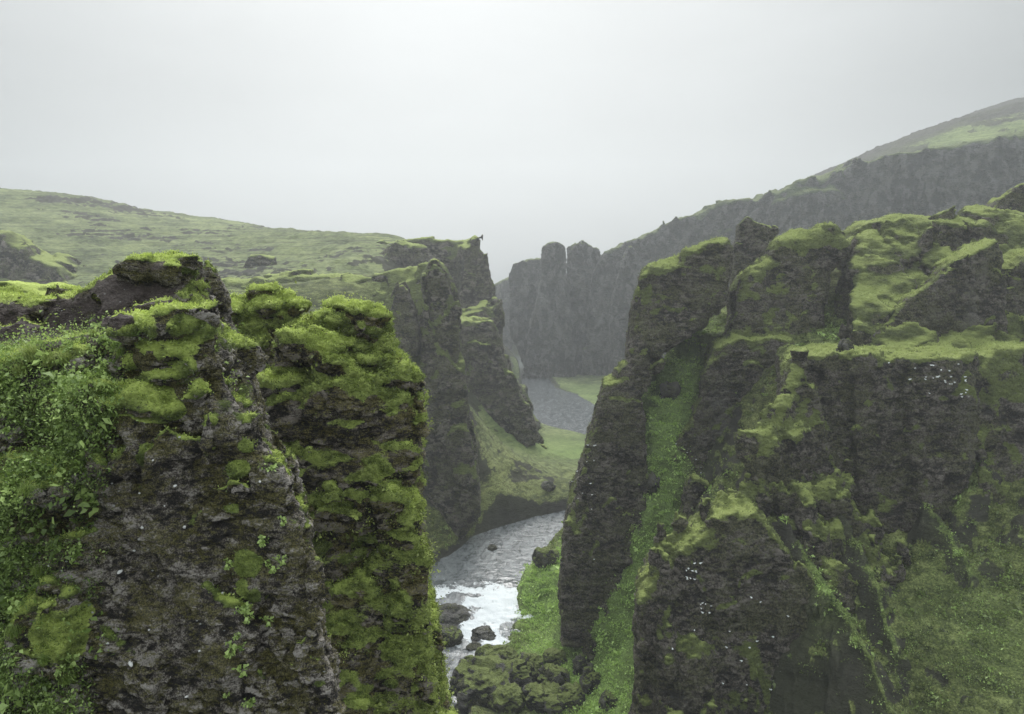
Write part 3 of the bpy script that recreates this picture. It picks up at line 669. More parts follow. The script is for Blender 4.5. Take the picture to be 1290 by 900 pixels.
crag('skyline_rock', [P_([(1244, 276), (1255, 257), (1275, 242), (1292, 236), (1340, 240), (1340, 310), (1245, 310)], 156, 2, 4, .2, .2, .3, 0, .8)],
     .5*HQ, MAT_MID, 'dark bare rock knob on the skyline of the mossy crag at the right edge', 'rock', seed=28, bias=-.15, **A_)

# ------------------------------------------------------------------ far cliffs on the right bank
B_ = dict(amp=(2.6, 2.0), sc=(26, 10, 3.6), fine=.45, col_=2.4, strat=.8, k=3, zs=.45)
C_ = lambda pts, Y, f=4, b=12, kf=.08, ky=0, sx=.1, r=.9: P_(pts, Y, f, b, kf, .15, sx, ky, r)
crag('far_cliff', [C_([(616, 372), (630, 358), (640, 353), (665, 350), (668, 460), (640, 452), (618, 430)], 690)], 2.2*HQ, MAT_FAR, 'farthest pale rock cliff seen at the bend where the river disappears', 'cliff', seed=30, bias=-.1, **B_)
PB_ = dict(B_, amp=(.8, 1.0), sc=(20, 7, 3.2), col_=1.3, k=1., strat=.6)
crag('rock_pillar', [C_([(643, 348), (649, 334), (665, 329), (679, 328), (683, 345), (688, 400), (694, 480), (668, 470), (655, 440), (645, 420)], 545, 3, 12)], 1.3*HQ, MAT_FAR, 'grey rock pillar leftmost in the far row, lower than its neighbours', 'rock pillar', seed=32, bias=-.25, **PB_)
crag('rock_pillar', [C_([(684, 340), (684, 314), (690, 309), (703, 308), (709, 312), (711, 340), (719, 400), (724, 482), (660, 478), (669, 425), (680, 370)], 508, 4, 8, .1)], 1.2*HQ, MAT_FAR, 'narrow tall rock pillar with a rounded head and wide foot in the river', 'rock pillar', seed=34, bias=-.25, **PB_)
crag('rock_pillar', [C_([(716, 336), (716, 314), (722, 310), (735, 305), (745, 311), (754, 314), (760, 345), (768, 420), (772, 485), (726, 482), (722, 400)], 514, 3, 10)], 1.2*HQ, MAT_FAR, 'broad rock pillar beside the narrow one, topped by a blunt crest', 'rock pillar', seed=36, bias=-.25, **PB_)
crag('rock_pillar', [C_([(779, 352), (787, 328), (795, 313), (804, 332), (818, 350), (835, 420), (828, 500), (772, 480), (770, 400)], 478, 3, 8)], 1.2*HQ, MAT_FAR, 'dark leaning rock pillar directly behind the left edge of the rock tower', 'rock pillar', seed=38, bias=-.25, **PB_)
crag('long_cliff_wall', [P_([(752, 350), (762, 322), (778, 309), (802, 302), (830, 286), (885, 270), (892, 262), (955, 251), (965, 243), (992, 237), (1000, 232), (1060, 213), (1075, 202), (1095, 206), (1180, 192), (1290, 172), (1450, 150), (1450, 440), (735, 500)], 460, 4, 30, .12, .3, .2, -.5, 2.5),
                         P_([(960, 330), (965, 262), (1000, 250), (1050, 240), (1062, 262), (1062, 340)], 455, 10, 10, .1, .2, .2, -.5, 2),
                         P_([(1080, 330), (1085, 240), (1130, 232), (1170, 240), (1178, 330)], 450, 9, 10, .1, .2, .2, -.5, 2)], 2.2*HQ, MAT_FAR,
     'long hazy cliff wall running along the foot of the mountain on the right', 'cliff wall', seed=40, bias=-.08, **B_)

# ------------------------------------------------------------------ left side of the gorge
crag('rock_fin', [P_([(515, 640), (520, 590), (527, 510), (535, 440), (543, 390), (538, 348), (548, 333), (560, 347), (570, 380), (573, 430), (582, 500), (590, 560), (606, 640), (590, 668), (540, 680)], 186, 2.5, 14, .08, .2, -.1, 0, 1),
                  P_([(250, 362), (300, 353), (400, 351), (470, 353), (490, 350), (545, 335), (548, 450), (510, 520), (400, 600), (250, 600)], 214, 2, 12, .75, .3, 0, -.35, 1.5)],
     .62*HQ, MAT_MID, 'sharp-edged rock fin at the end of a mossy ridge on the left bank', 'rock fin', seed=50, bias=.16, bright=.15, amp=(1.8, 1.2), sc=(13, 6, 1.8), fine=.28, pale=[(545, 545, 182, 2.2, 9, .7), (555, 500, 182, 1.5, 6, .4)])
crag('rock_cone', [P_([(484, 450), (492, 405), (500, 368), (507, 356), (514, 366), (524, 405), (530, 450)], 184, 2, 3, .2, .2, 0, 0, 1)],
     .5*HQ, MAT_MID, 'small dark pointed rock cone against the mossy ridge left of the fin', 'rock cone', seed=53, bias=-.25, **A_)
crag('headland_crag', [P_([(577, 345), (583, 312), (594, 303), (604, 299), (609, 320), (614, 350), (617, 390), (625, 440), (560, 440), (572, 400)], 292, 4, 14, .1, .2, -.2, 0, 1.2),
                       P_([(440, 350), (480, 312), (505, 303), (590, 306), (590, 440), (440, 440)], 306, 2, 16, .35, .2, 0, -.1, 1.5)],
     .9*HQ, MAT_MID, 'cliff tower ending the green plateau, with a square spike on the skyline', 'headland', seed=56, bias=.06, bright=.1, amp=(2, 1.6), sc=(14, 7, 2), fine=.3)
crag('stepped_outcrop', [P_([(566, 420), (580, 395), (600, 392), (614, 386), (622, 396), (628, 379), (632, 440), (645, 478), (664, 505), (664, 535), (680, 556), (650, 566), (600, 540), (570, 500)], 274, 4, 14, .16, .2, -.15, 0, 1.2),
    P_([(556, 440), (572, 405), (598, 398), (622, 402), (634, 450), (648, 492), (662, 516), (676, 548), (655, 560), (622, 542), (586, 512), (558, 500)], 256, 3, 12, .14, .2, -.15, 0, 1.2)],
     .8*HQ, MAT_MID, 'stepped rock foot with a thin upright blade below the headland by the river', 'rock outcrop', seed=58, bias=.02, amp=(2, 1.6), sc=(14, 7, 2), fine=.3)
crag('hillside_outcrop', [P_([(455, 350), (474, 324), (500, 308), (530, 314), (546, 334), (540, 356), (462, 356)], 284, 2, 8, .3, .2, 0, 0, 1.2)], .9*HQ, MAT_MID,
     'dark arched rock outcrop in the grass slope just left of the headland', 'rock outcrop', seed=60, bias=-.15, amp=(2, 1.6), sc=(14, 7, 2), fine=.3)
crag('hillside_outcrop', [P_([(-80, 300), (0, 297), (38, 318), (75, 336), (98, 362), (112, 385), (-80, 410)], 262, 1, 12, .3, .3, 0, 0, 1.5)], .9*HQ, MAT_MID,
     'dark cliff patch in the grass hill at the left frame edge', 'rock outcrop', seed=62, bias=-.1, amp=(2, 1.6), sc=(14, 7, 2), fine=.3)
crag('hillside_outcrop', [P_([(305, 345), (318, 325), (345, 326), (352, 350)], 278, 1, 5, .3, .2, 0, 0, 1), P_([(372, 348), (378, 334), (386, 334), (394, 348)], 268, 1.5, 3, .2, .2, 0, 0, .8)], .8*HQ, MAT_MID,
     'low broken rocks in the middle of the far green slope', 'rock outcrop', seed=64, bias=-.1, amp=(1.5, 1.2), sc=(14, 7, 2), fine=.3)

# ------------------------------------------------------------------ near outcrops on the left
MB1 = [(208, 410, 104, 44, .7, 1.0), (214, 440, 60, 30, .7, .8), (234, 458, 30, 28, .7, .75), (168, 496, 96, 40, .7, .95), (196, 518, 60, 26, .7, .9), (206, 474, 56, 18, .6, .85), (246, 490, 30, 26, .8, .9), (272, 420, 40, 46, .7, .65),
       (286, 450, 50, 36, .8, .75), (182, 570, 38, 26, .7, .5), (148, 574, 16, 20, .7, .9), (346, 592, 20, 12, .8, .95), (342, 612, 18, 14, .8, .9), (350, 640, 14, 20, .8, .8), (74, 788, 92, 100, .8, .75), (86, 760, 72, 60, .8, .85), (116, 712, 15, 20, .7, .9),
       (325, 705, 56, 44, .6, .45), (318, 740, 40, 30, .6, .4), (230, 385, 60, 26, .6, .5), (18, 425, 66, 44, .7, .65), (215, 340, 70, 16, .6, .5), (250, 360, 26, 36, .6, .4), (300, 590, 26, 20, .7, .45), (132, 655, 22, 16, .7, .5), (22, 770, 30, 40, .6, .75), (262, 530, 22, 14, .7, .5), (310, 560, 18, 16, .7, .5),
       (290, 480, 26, 16, .8, .7), (170, 455, 30, 22, .8, .8), (295, 640, 24, 12, .7, .35), (330, 665, 20, 14, .7, .4), (240, 600, 24, 12, .7, .3)]
r_ = np.random.default_rng(5)
MB2 = [(410, 434, 74, 34, .7, 1.0), (500, 472, 34, 18, .8, .95), (340, 383, 48, 24, .8, .9), (470, 448, 62, 22, .7, .7), (445, 542, 54, 26, .7, .6), (285, 393, 30, 22, .8, .8), (475, 408, 44, 22, .8, .55), (505, 624, 52, 16, .7, .7), (420, 630, 54, 24, .7, .5), (318, 430, 40, 20, .7, .5), (312, 470, 46, 22, .7, .4), (442, 500, 60, 24, .7, .55), (490, 520, 44, 20, .7, .5), (400, 480, 46, 22, .7, .45), (390, 690, 40, 24, .7, .4)]
for _ in range(190):
    px, py = r_.uniform(265, 508), r_.uniform(395, 900)
    if py < 395+(.0 if px > 365 else 0) or (px < 365 and py > 640 and px < 300+.2*(py-640)): continue
    w_ = r_.uniform(12, 40)*(1.0 if py < 640 else .75); MB2.append((px, py, w_, w_*r_.uniform(.35, .6), .7, r_.uniform(.15, .6)*(1 if py < 650 else .65)))
EARTH = [(-40, 470), (-40, 395), (60, 384), (112, 370), (150, 343), (205, 334), (232, 352), (222, 376), (160, 392), (166, 415), (150, 436), (110, 428), (60, 440)]
veg_poly = [(-60, 455), (30, 440), (80, 430), (170, 420), (165, 470), (140, 520), (128, 600), (112, 680), (115, 800), (100, 960), (-60, 960)]
def near_film(q): return np.zeros(len(q))
O1 = crag('near_outcrop', [
    P_([(150, 440), (160, 402), (205, 393), (246, 402), (270, 440), (295, 490), (318, 540), (345, 600), (368, 665), (388, 740), (402, 830), (412, 900), (432, 1080), (80, 1080), (98, 900), (104, 700), (126, 570), (146, 500)], 15, .35, 3, .13, .05, -.3, 0, .3),
    P_([(70, 440), (100, 385), (150, 347), (185, 333), (232, 336), (254, 356), (272, 388), (287, 430), (302, 490), (320, 540), (330, 620), (70, 620)], 18.8, .5, 2, .75, .05, -.25, 0, .3),
    P_([(-150, 470), (0, 462), (60, 440), (120, 432), (175, 440), (170, 520), (140, 620), (120, 800), (120, 1080), (-150, 1080)], 15.6, .5, 3, .2, .05, -.3, 0, .45),
    P_([(-150, 392), (0, 384), (60, 380), (112, 373), (170, 380), (180, 520), (-150, 560)], 20, .3, 3, 1.9, .05, -.3, 0, .3),
    P_([(180, 420), (235, 405), (262, 440), (285, 500), (300, 560), (180, 560)], 14.9, .5, 2, .2, .05, -.3, 0, .25)],
    .092*HQ, MAT_NEAR, 'nearest dark outcrop with bare brown earth on top and herbs on its left face', 'rock outcrop',
    amp=(.32, .26), sc=(2.2, .9, .34), fine=.42, col_=.08, strat=.14, k=.4, seed=70, zmin=49.2, bias=-.14, nsub=1, pillow=.7, mossb=MB1, earth=EARTH, front=1, blocky=.75)
O2 = crag('mossy_ridge', [
    P_([(362, 440), (378, 426), (430, 398), (470, 402), (490, 428), (512, 470), (524, 530), (527, 575), (520, 612), (440, 640), (350, 640)], 26, .6, 4, .12, .1, -.15, 0, .5),
    P_([(350, 620), (440, 625), (515, 618), (531, 630), (537, 720), (541, 800), (553, 860), (566, 930), (590, 1080), (250, 1080), (290, 640)], 25.6, .6, 4, .07, .1, -.15, 0, .4),
    P_([(262, 392), (300, 382), (340, 375), (358, 384), (374, 410), (390, 470), (400, 640), (400, 1080), (200, 1080), (220, 440)], 29, .6, 4, .12, .1, -.2, 0, .6)],
    .13*HQ, MAT_RIDGE, 'second near rock ridge, all covered in cushions of olive and bright green moss', 'rock ridge',
    amp=(.42, .34), sc=(4.5, 1.5, .55), fine=.46, col_=.12, strat=.16, k=.6, seed=80, zmin=45, bias=.32, bright=.34, nsub=1, pillow=1.2, mossb=MB2, front=1)
crag('mossy_ledge', [P_([(-200, 366), (0, 361), (30, 363), (62, 372), (88, 381), (70, 400), (-200, 410)], 30, .8, 3, .4, .2, 0, 0, .3)],
     .15*HQ, MAT_NEAR, 'low mossy ledge at the left edge just behind the bare brown earth', 'rock ledge', amp=(.25, .15), sc=(2, 1, .4), fine=.25, bias=.35, seed=84, col_=.05, strat=.1, k=.4)

def leaf_mesh(P, Nn, size, hue, asp=.55, up=.35, seed=0, droop=.25):
    """many small folded leaves in one sheet: quads with a bent middle"""
    r = np.random.default_rng(seed); n = len(P)
    d = Nn*.6+r.normal(size=(n, 3))*.75; d[:, 2] += up; d /= np.linalg.norm(d, axis=1, keepdims=True)
    s_ = np.cross(d, r.normal(size=(n, 3))); s_ /= np.linalg.norm(s_, axis=1, keepdims=True)
    k = size[:, None]; nn = np.cross(s_, d)
    A = P; B = P+d*k*.5+s_*k*asp*.5; C = P+d*k-np.array([0, 0, 1])*k*droop; D = P+d*k*.5-s_*k*asp*.5+nn*k*.12
    V = np.stack([A, B, C, D], 1).reshape(-1, 3); Q = np.arange(4*n).reshape(n, 4)
    return V, Q, dict(hue=np.repeat(hue, 4))
def leaf_mat(name, a, b, c):
    m = M(name); col = m.ramp(m.attr('hue'), (0, a), (.5, b), (1, c))
    d = m.n('ShaderNodeBsdfDiffuse'); t = m.n('ShaderNodeBsdfTranslucent'); g = m.n('ShaderNodeBsdfGlossy'); g.inputs['Roughness'].default_value = .45; g.inputs['Color'].default_value = (.6, .6, .6, 1)
    m.l(col, d.inputs[0]); m.l(col, t.inputs[0])
    x = m.n('ShaderNodeMixShader'); x.inputs[0].default_value = .35; m.l(d.outputs[0], x.inputs[1]); m.l(t.outputs[0], x.inputs[2])
    y = m.n('ShaderNodeMixShader'); y.inputs[0].default_value = .05; m.l(x.outputs[0], y.inputs[1]); m.l(g.outputs[0], y.inputs[2])
    m.l(y.outputs[0], m.out.inputs[0]); return m.m
MAT_HERB = leaf_mat('herb_leaf', (.035, .055, .012), (.15, .225, .045), (.42, .54, .17))
MAT_FUZZ = leaf_mat('moss_blade', (.050, .066, .016), (.18, .235, .05), (.52, .62, .15))
MAT_GRASS = leaf_mat('grass_blade', (.07, .11, .02), (.19, .27, .05), (.38, .42, .14))

# undergrowth on the left face of the near outcrop
root1, V1, Q1, A1, N1 = O1
x1_, y1_, d1_ = proj(V1)
fz = (N1*(V1-CAM)).sum(1) < 0
clump = fbm(V1.astype(np.float32)/.9, 3, 90)+.5*fbm(V1.astype(np.float32)/.25, 2, 91)
dv = box_px(V1, veg_poly)
wgt = fz*ss(14, -14, dv+16*clump)*ss(-.35, .12, clump)
wgt += .5*fz*ss(.7, 1, A1['moss'])*ss(360, 250, x1_)*ss(.15, .5, clump)*ss(400, 430, y1_)
wgt = wgt*(1-.97*ss(1.15, .95, np.hypot((x1_-74)/46, (y1_-785)/52)))
pr = wgt*d1_**0; pr /= pr.sum()
VV, QQ, HH = [], [], []
def add_leaves(v_, q_, a_):
    QQ.append(q_+sum(len(x) for x in VV)); VV.append(v_); HH.append(a_['hue'])
nc_ = 4200; ix = rng.choice(len(V1), nc_, p=pr)          # leafy clumps, each with its own size, density and green
cs = np.exp(rng.normal(size=nc_)*.45)*.048; cr_ = np.exp(rng.normal(size=nc_)*.4)*.12; cnt = np.clip(rng.gamma(2, 9, nc_), 4, 60).astype(int)
ch = np.clip(.5+.32*clump[ix]+rng.normal(size=nc_)*.2+.2*ss(560, 440, y1_[ix]), 0, 1)
rp = np.repeat(np.arange(nc_), cnt); n = len(rp); off = rng.normal(size=(n, 3))*cr_[rp][:, None]*np.array([1, .8, 1]); 
P = V1[ix][rp]+off+N1[ix][rp]*(.03+.5*cr_[rp]*rng.uniform(0, 1, n))[:, None]
add_leaves(*leaf_mesh(P, N1[ix][rp], cs[rp]*rng.uniform(.6, 1.3, n), np.clip(ch[rp]+rng.normal(size=n)*.1, 0, 1), asp=.6, seed=1))
n = 45000; ix = rng.choice(len(V1), n, p=pr)             # grass blades and moss between them
add_leaves(*leaf_mesh(V1[ix]-N1[ix]*.01, N1[ix]*1.2, np.exp(rng.normal(size=n)*.4)*.075, np.clip(.40+.4*clump[ix]+rng.normal(size=n)*.16, 0, 1), asp=.13, up=.5, seed=2, droop=.5))
tag(obj('undergrowth', mesh('undergrowth', np.concatenate(VV), np.concatenate(QQ), MAT_HERB, dict(hue=np.concatenate(HH)))), kind='stuff')

# short blades standing in the moss of the two near rocks
def fuzz(O, n, ln, seed, mat=MAT_FUZZ, thr=.55, reg=None):
    root, V, Q, A, Nn = O
    w_ = ss(thr, 1, A['moss'])*((Nn*(V-CAM)).sum(1) < .2)
    if reg is not None: w_ = w_*reg
    r = np.random.default_rng(seed); ix = r.choice(len(V), n, p=w_/w_.sum())
    P = V[ix]+r.normal(size=(n, 3))*ln*.5-Nn[ix]*ln*.3
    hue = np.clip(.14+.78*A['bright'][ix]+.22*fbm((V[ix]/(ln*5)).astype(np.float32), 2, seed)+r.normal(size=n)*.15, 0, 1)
    v_, q_, a_ = leaf_mesh(P, Nn[ix]*1.6, r.uniform(.5, 1.2, n)*ln, hue, asp=.4, up=.3, seed=seed, droop=.1)
    o = obj('moss_blades', mesh('moss_blades', v_-np.array(root.location), q_, mat, a_), root); tag(o, kind='stuff')
fuzz(O1, 120000, .055, 3, thr=.45); fuzz(O2, 210000, .08, 4, thr=.45)

V2_, N2_, A2_ = O2[1], O2[4], O2[3]
x2_, y2_, d2_ = proj(V2_); w2_ = ((N2_*(V2_-CAM)).sum(1) < 0)*ss(-.3, .3, fbm(V2_.astype(np.float32)/1.2, 3, 150))*(.4+ss(560, 700, y2_))
r_ = np.random.default_rng(77); nc_ = 2600; ix = r_.choice(len(V2_), nc_, p=w2_/w2_.sum()); cnt = np.clip(r_.gamma(2, 6, nc_), 3, 40).astype(int); rp = np.repeat(np.arange(nc_), cnt); n = len(rp)
P = V2_[ix][rp]+r_.normal(size=(n, 3))*(np.exp(r_.normal(size=nc_)*.4)*.10)[rp][:, None]+N2_[ix][rp]*r_.uniform(0, .08, n)[:, None]
v_, q_, a_ = leaf_mesh(P, N2_[ix][rp], (np.exp(r_.normal(size=nc_)*.4)*.06)[rp]*r_.uniform(.6, 1.3, n), np.clip((.45+.3*r_.normal(size=nc_))[rp]+r_.normal(size=n)*.1, 0, 1), asp=.6, seed=6)
MAT_RH = leaf_mat('ridge_herb', (.08, .09, .02), (.22, .26, .06), (.48, .55, .15))
o = obj('creeping_herbs', mesh('creeping_herbs', v_-np.array(O2[0].location), q_, MAT_RH, a_), O2[0]); tag(o, kind='stuff')
def ico(sub_=4):
    bm = bmesh.new(); bmesh.ops.create_icosphere(bm, subdivisions=sub_, radius=1); bm.verts.ensure_lookup_table()
    v = np.array([x.co[:] for x in bm.verts]); f = np.array([[w_.index for w_ in x.verts] for x in bm.faces]); bm.free(); return v, f
IV4, IF4 = ico(5); IV3, IF3 = ico(3)
def tri_normals(V, Fc):
    fn = np.cross(V[Fc[:, 1]]-V[Fc[:, 0]], V[Fc[:, 2]]-V[Fc[:, 0]])
    n = np.stack([np.bincount(Fc.ravel(), np.repeat(fn[:, k], 3), len(V)) for k in range(3)], 1); return n/(np.linalg.norm(n, axis=1, keepdims=True)+1e-12)
# pale stones stuck in the near rock face
m = M('pale_stone'); MAT_PALE = m.done(m.mix(m.noise(30), (.35, .34, .32), (.7, .69, .66)), .8)
for k_, (px, py, w_) in enumerate([(236, 664, 8), (180, 667, 7), (171, 697, 5), (153, 720, 9), (120, 772, 5), (224, 612, 6), (173, 621, 5), (196, 578, 5), (228, 548, 5), (134, 808, 5), (185, 794, 5), (168, 838, 10), (330, 604, 6), (210, 640, 4), (283, 745, 5), (248, 820, 5), (60, 716, 5), (232, 878, 6)]):
    i = hit(V1, px, py, 4); r0 = .62*w_*d1_[i]/F/2
    v = IV3*(1+.35*cells((IV3*1.1+k_*5).astype(np.float32), k_)[0])[:, None]*r0*np.array([1.3, .8, .75])
    o = obj('pale_stone', mesh('pale_stone', v, IF3, MAT_PALE, smooth=False), root1); o.location = V1[i]+N1[i]*r0*.2-np.array(root1.location); o.rotation_euler = (0, rng.uniform(-.6, .6), rng.uniform(0, 3))

# leafy herbs on the near outcrop: four kinds of growth, copied
def herb(seed, nst, ht, lf, nl, bright):
    r = np.random.default_rng(seed); root = bpy.data.objects.new('leafy_plant', None); COL.objects.link(root)
    SV, SQ, LP, LN, LS = [], [], [], [], []; b0 = 0
    for s_ in range(nst):
        az, le = r.uniform(0, 6.28), r.uniform(.5, 1)*ht; t = np.linspace(0, 1, 6); sp = r.uniform(.2, .7)
        c = np.stack([np.cos(az)*sp*le*t**1.5, np.sin(az)*sp*le*t**1.5, le*t*(1-.15*t)], 1)
        for i in range(6):
            for a_ in range(4): SV.append(c[i]+.004*(1.3-t[i])*np.array([math.cos(a_*1.57), math.sin(a_*1.57), 0]))
        for i in range(5):
            for a_ in range(4): SQ.append([b0+i*4+a_, b0+i*4+(a_+1) % 4, b0+(i+1)*4+(a_+1) % 4, b0+(i+1)*4+a_])
        b0 += 24
        for j in range(nl):
            u = r.uniform(.3, 1); k = min(4, int(u*5)); p = c[k]+(c[k+1]-c[k])*(u*5-k)
            LP.append(p); a2 = r.uniform(0, 6.28); LN.append([math.cos(a2), math.sin(a2), .3]); LS.append(lf*r.uniform(.6, 1.2))
    v_, q_, a_ = leaf_mesh(np.array(LP), np.array(LN)*1.8, np.array(LS), np.clip(bright+r.normal(size=len(LP))*.15, 0, 1), asp=.7, up=.1, seed=seed)
    obj('stem', mesh('stem', SV, SQ, MAT_HERB, dict(hue=np.full(len(SV), .4))), root); obj('leaves', mesh('leaves', v_, q_, MAT_HERB, a_), root)
    return root
def copy_tree(o):
    c = o.copy(); COL.objects.link(c)
    for ch in o.children: d = ch.copy(); COL.objects.link(d); d.parent = c
    return c
protos = [(herb(1, 6, .28, .07, 9, .75), 'bright leafy herb with rounded leaves on the left face of the near outcrop'), (herb(2, 8, .22, .05, 12, .55), 'mid green bushy herb on the left face of the near outcrop'), (herb(3, 5, .35, .09, 8, .9), 'pale yellow-green broad-leaved herb hanging from the near outcrop')]
spots = [(125, 450, 2), (132, 470, 2), (95, 440, 0), (60, 480, 1), (20, 500, 1), (40, 520, 0), (80, 520, 1), (110, 505, 1), (15, 545, 0), (55, 555, 1), (95, 560, 0), (20, 590, 0), (70, 600, 1), (100, 620, 0), (30, 640, 2), (8, 655, 2), (60, 660, 0), (90, 655, 1), (105, 690, 0), (20, 700, 1), (75, 700, 1), (12, 750, 2), (18, 770, 2), (92, 838, 2), (75, 850, 0), (40, 850, 1), (15, 840, 0), (60, 880, 1), (20, 890, 2), (100, 880, 0), (130, 430, 0), (5, 610, 1), (45, 690, 0), (115, 640, 1),
         (355, 712, 2), (345, 725, 2), (286, 720, 2), (330, 688, 0), (318, 780, 2), (335, 782, 2), (300, 800, 0), (296, 830, 2), (305, 845, 2), (288, 880, 2), (320, 885, 0), (300, 815, 1), (318, 765, 0), (350, 590, 0), (360, 655, 2)]
used = set()
for px, py, k in spots:
    o, lab = protos[k]
    if k in used: o = copy_tree(o)
    used.add(k)
    i = hit(V1, px, py, 4); o.location = V1[i]-N1[i]*.02; o.rotation_euler = (R(rng.uniform(25, 70))*(1 if px < 400 else 1), 0, rng.uniform(-.8, .8)); s_ = rng.uniform(.7, 1.25)*(.95 if px > 250 else .9); o.scale = (s_, s_, s_)
    tag(o, lab, 'plant', 'leafy herbs on the near outcrop')
# grass tufts
def tuft(seed, n, ln, bright):
    r = np.random.default_rng(seed); az = r.uniform(0, 6.28, n); le = r.uniform(.5, 1, n)*ln; sp = r.uniform(.1, .9, n); base = r.normal(size=(n, 3))*np.array([.05, .05, .01])
    V, Q = [], []
    for i in range(n):
        d = np.array([math.cos(az[i]), math.sin(az[i]), 0]); s_ = np.array([-d[1], d[0], 0])*.006
        for j, t in enumerate((0, .35, .7, 1)):
            p = base[i]+d*sp[i]*le[i]*t**1.6+np.array([0, 0, le[i]*(t-.45*sp[i]*t**2.5)]); V += [p-s_*(1.05-t), p+s_*(1.05-t)]
        b = i*8; Q += [[b+2*j, b+2*j+1, b+2*j+3, b+2*j+2] for j in range(3)]
    return obj('grass_tuft', mesh('grass_tuft', V, Q, MAT_GRASS, dict(hue=np.repeat(np.clip(bright+r.normal(size=n)*.2, 0, 1), 8))))
tp = [tuft(1, 260, .34, .75), tuft(2, 200, .26, .45)]
used = set()
for px, py, k, s_ in [(45, 452, 0, 1.3), (60, 462, 0, 1), (30, 470, 0, 1), (80, 455, 0, .9), (150, 445, 1, .8), (140, 490, 1, .9), (70, 540, 1, 1), (100, 590, 1, .9), (30, 620, 1, 1), (50, 720, 1, 1), (20, 800, 1, 1), (90, 860, 1, .9), (130, 470, 1, .8), (6, 480, 1, 1), (10, 440, 0, .8), (120, 420, 0, .6), (60, 830, 1, .8), (10, 870, 1, 1)]:
    o = tp[k]
    if k in used: o = o.copy(); COL.objects.link(o)
    used.add(k); i = hit(V1, px, py, 4); o.location = V1[i]; o.rotation_euler = (R(rng.uniform(10, 40)), 0, rng.uniform(-1, 1)); o.scale = (s_,)*3
    tag(o, ['yellowish grass tuft along the lip below the bare brown earth', 'green grass tuft hanging on the left face of the near outcrop'][k], 'grass tuft', 'grass tufts on the near outcrop')

# ------------------------------------------------------------------ ground cover and tufted moss across the gorge
TV, TQ, TN_ = V0, Q0, normals(V0, Q0)
tx, ty, td = proj(TV); fz = ((TN_*(TV-CAM)).sum(1) < 0) & (tx > 540) & (tx < 1330) & (ty > 380) & (ty < 930) & (TV[:, 1] < 185) & (DR0 > .8)
nb_ = fbm(TV.astype(np.float32)/4, 4, 140)+.4*fbm(TV.astype(np.float32)/1.1, 2, 141)
ar = np.abs((TN_*(TV-CAM)).sum(1))/td**3*td**2*(TV[:, 1]/td)     # about how much of the picture each point covers
wg = fz*ar*(GR0*ss(-.35, .3, nb_)+1.5*LU0); nc_ = 9000; ix = rng.choice(len(TV), nc_, p=wg/wg.sum())
cnt = np.clip(rng.gamma(1.6, 8, nc_), 3, 60).astype(int); rp = np.repeat(np.arange(nc_), cnt); n = len(rp); cr_ = np.exp(rng.normal(size=nc_)*.5)*.36
P = TV[ix][rp]+rng.normal(size=(n, 3))*cr_[rp][:, None]*np.array([1, 1, .25])+np.array([0, 0, 1])*(rng.uniform(-.1, .45, n)*cr_[rp])[:, None]
sz = (np.exp(rng.normal(size=nc_)*.4)*.0024*td[ix])[rp]*rng.uniform(.6, 1.4, n)
hue = np.clip((.34+.25*nb_[ix]+.8*np.clip(LU0[ix], 0, 1)+rng.normal(size=nc_)*.16)[rp]+rng.normal(size=n)*.1, 0, 1)
MAT_COVER = leaf_mat('bank_herb', (.034, .040, .012), (.14, .178, .05), (.42, .58, .16))
v_, q_, a_ = leaf_mesh(P, TN_[ix][rp]*.8, sz, hue, asp=.5, up=.5, seed=9)
tag(obj('ground_cover', mesh('ground_cover', v_, q_, MAT_COVER, a_)), kind='stuff')
MAT_TUFT = leaf_mat('moss_tuft', (.035, .042, .012), (.14, .17, .05), (.38, .45, .13))
for O, n in ((OS, 16000), (OC, 12000), (OB, 14000), (OU, 30000), (OT, 9000), (OBu, 9000), (OM, 12000)): fuzz(O, n, .26, n, MAT_TUFT, .4)

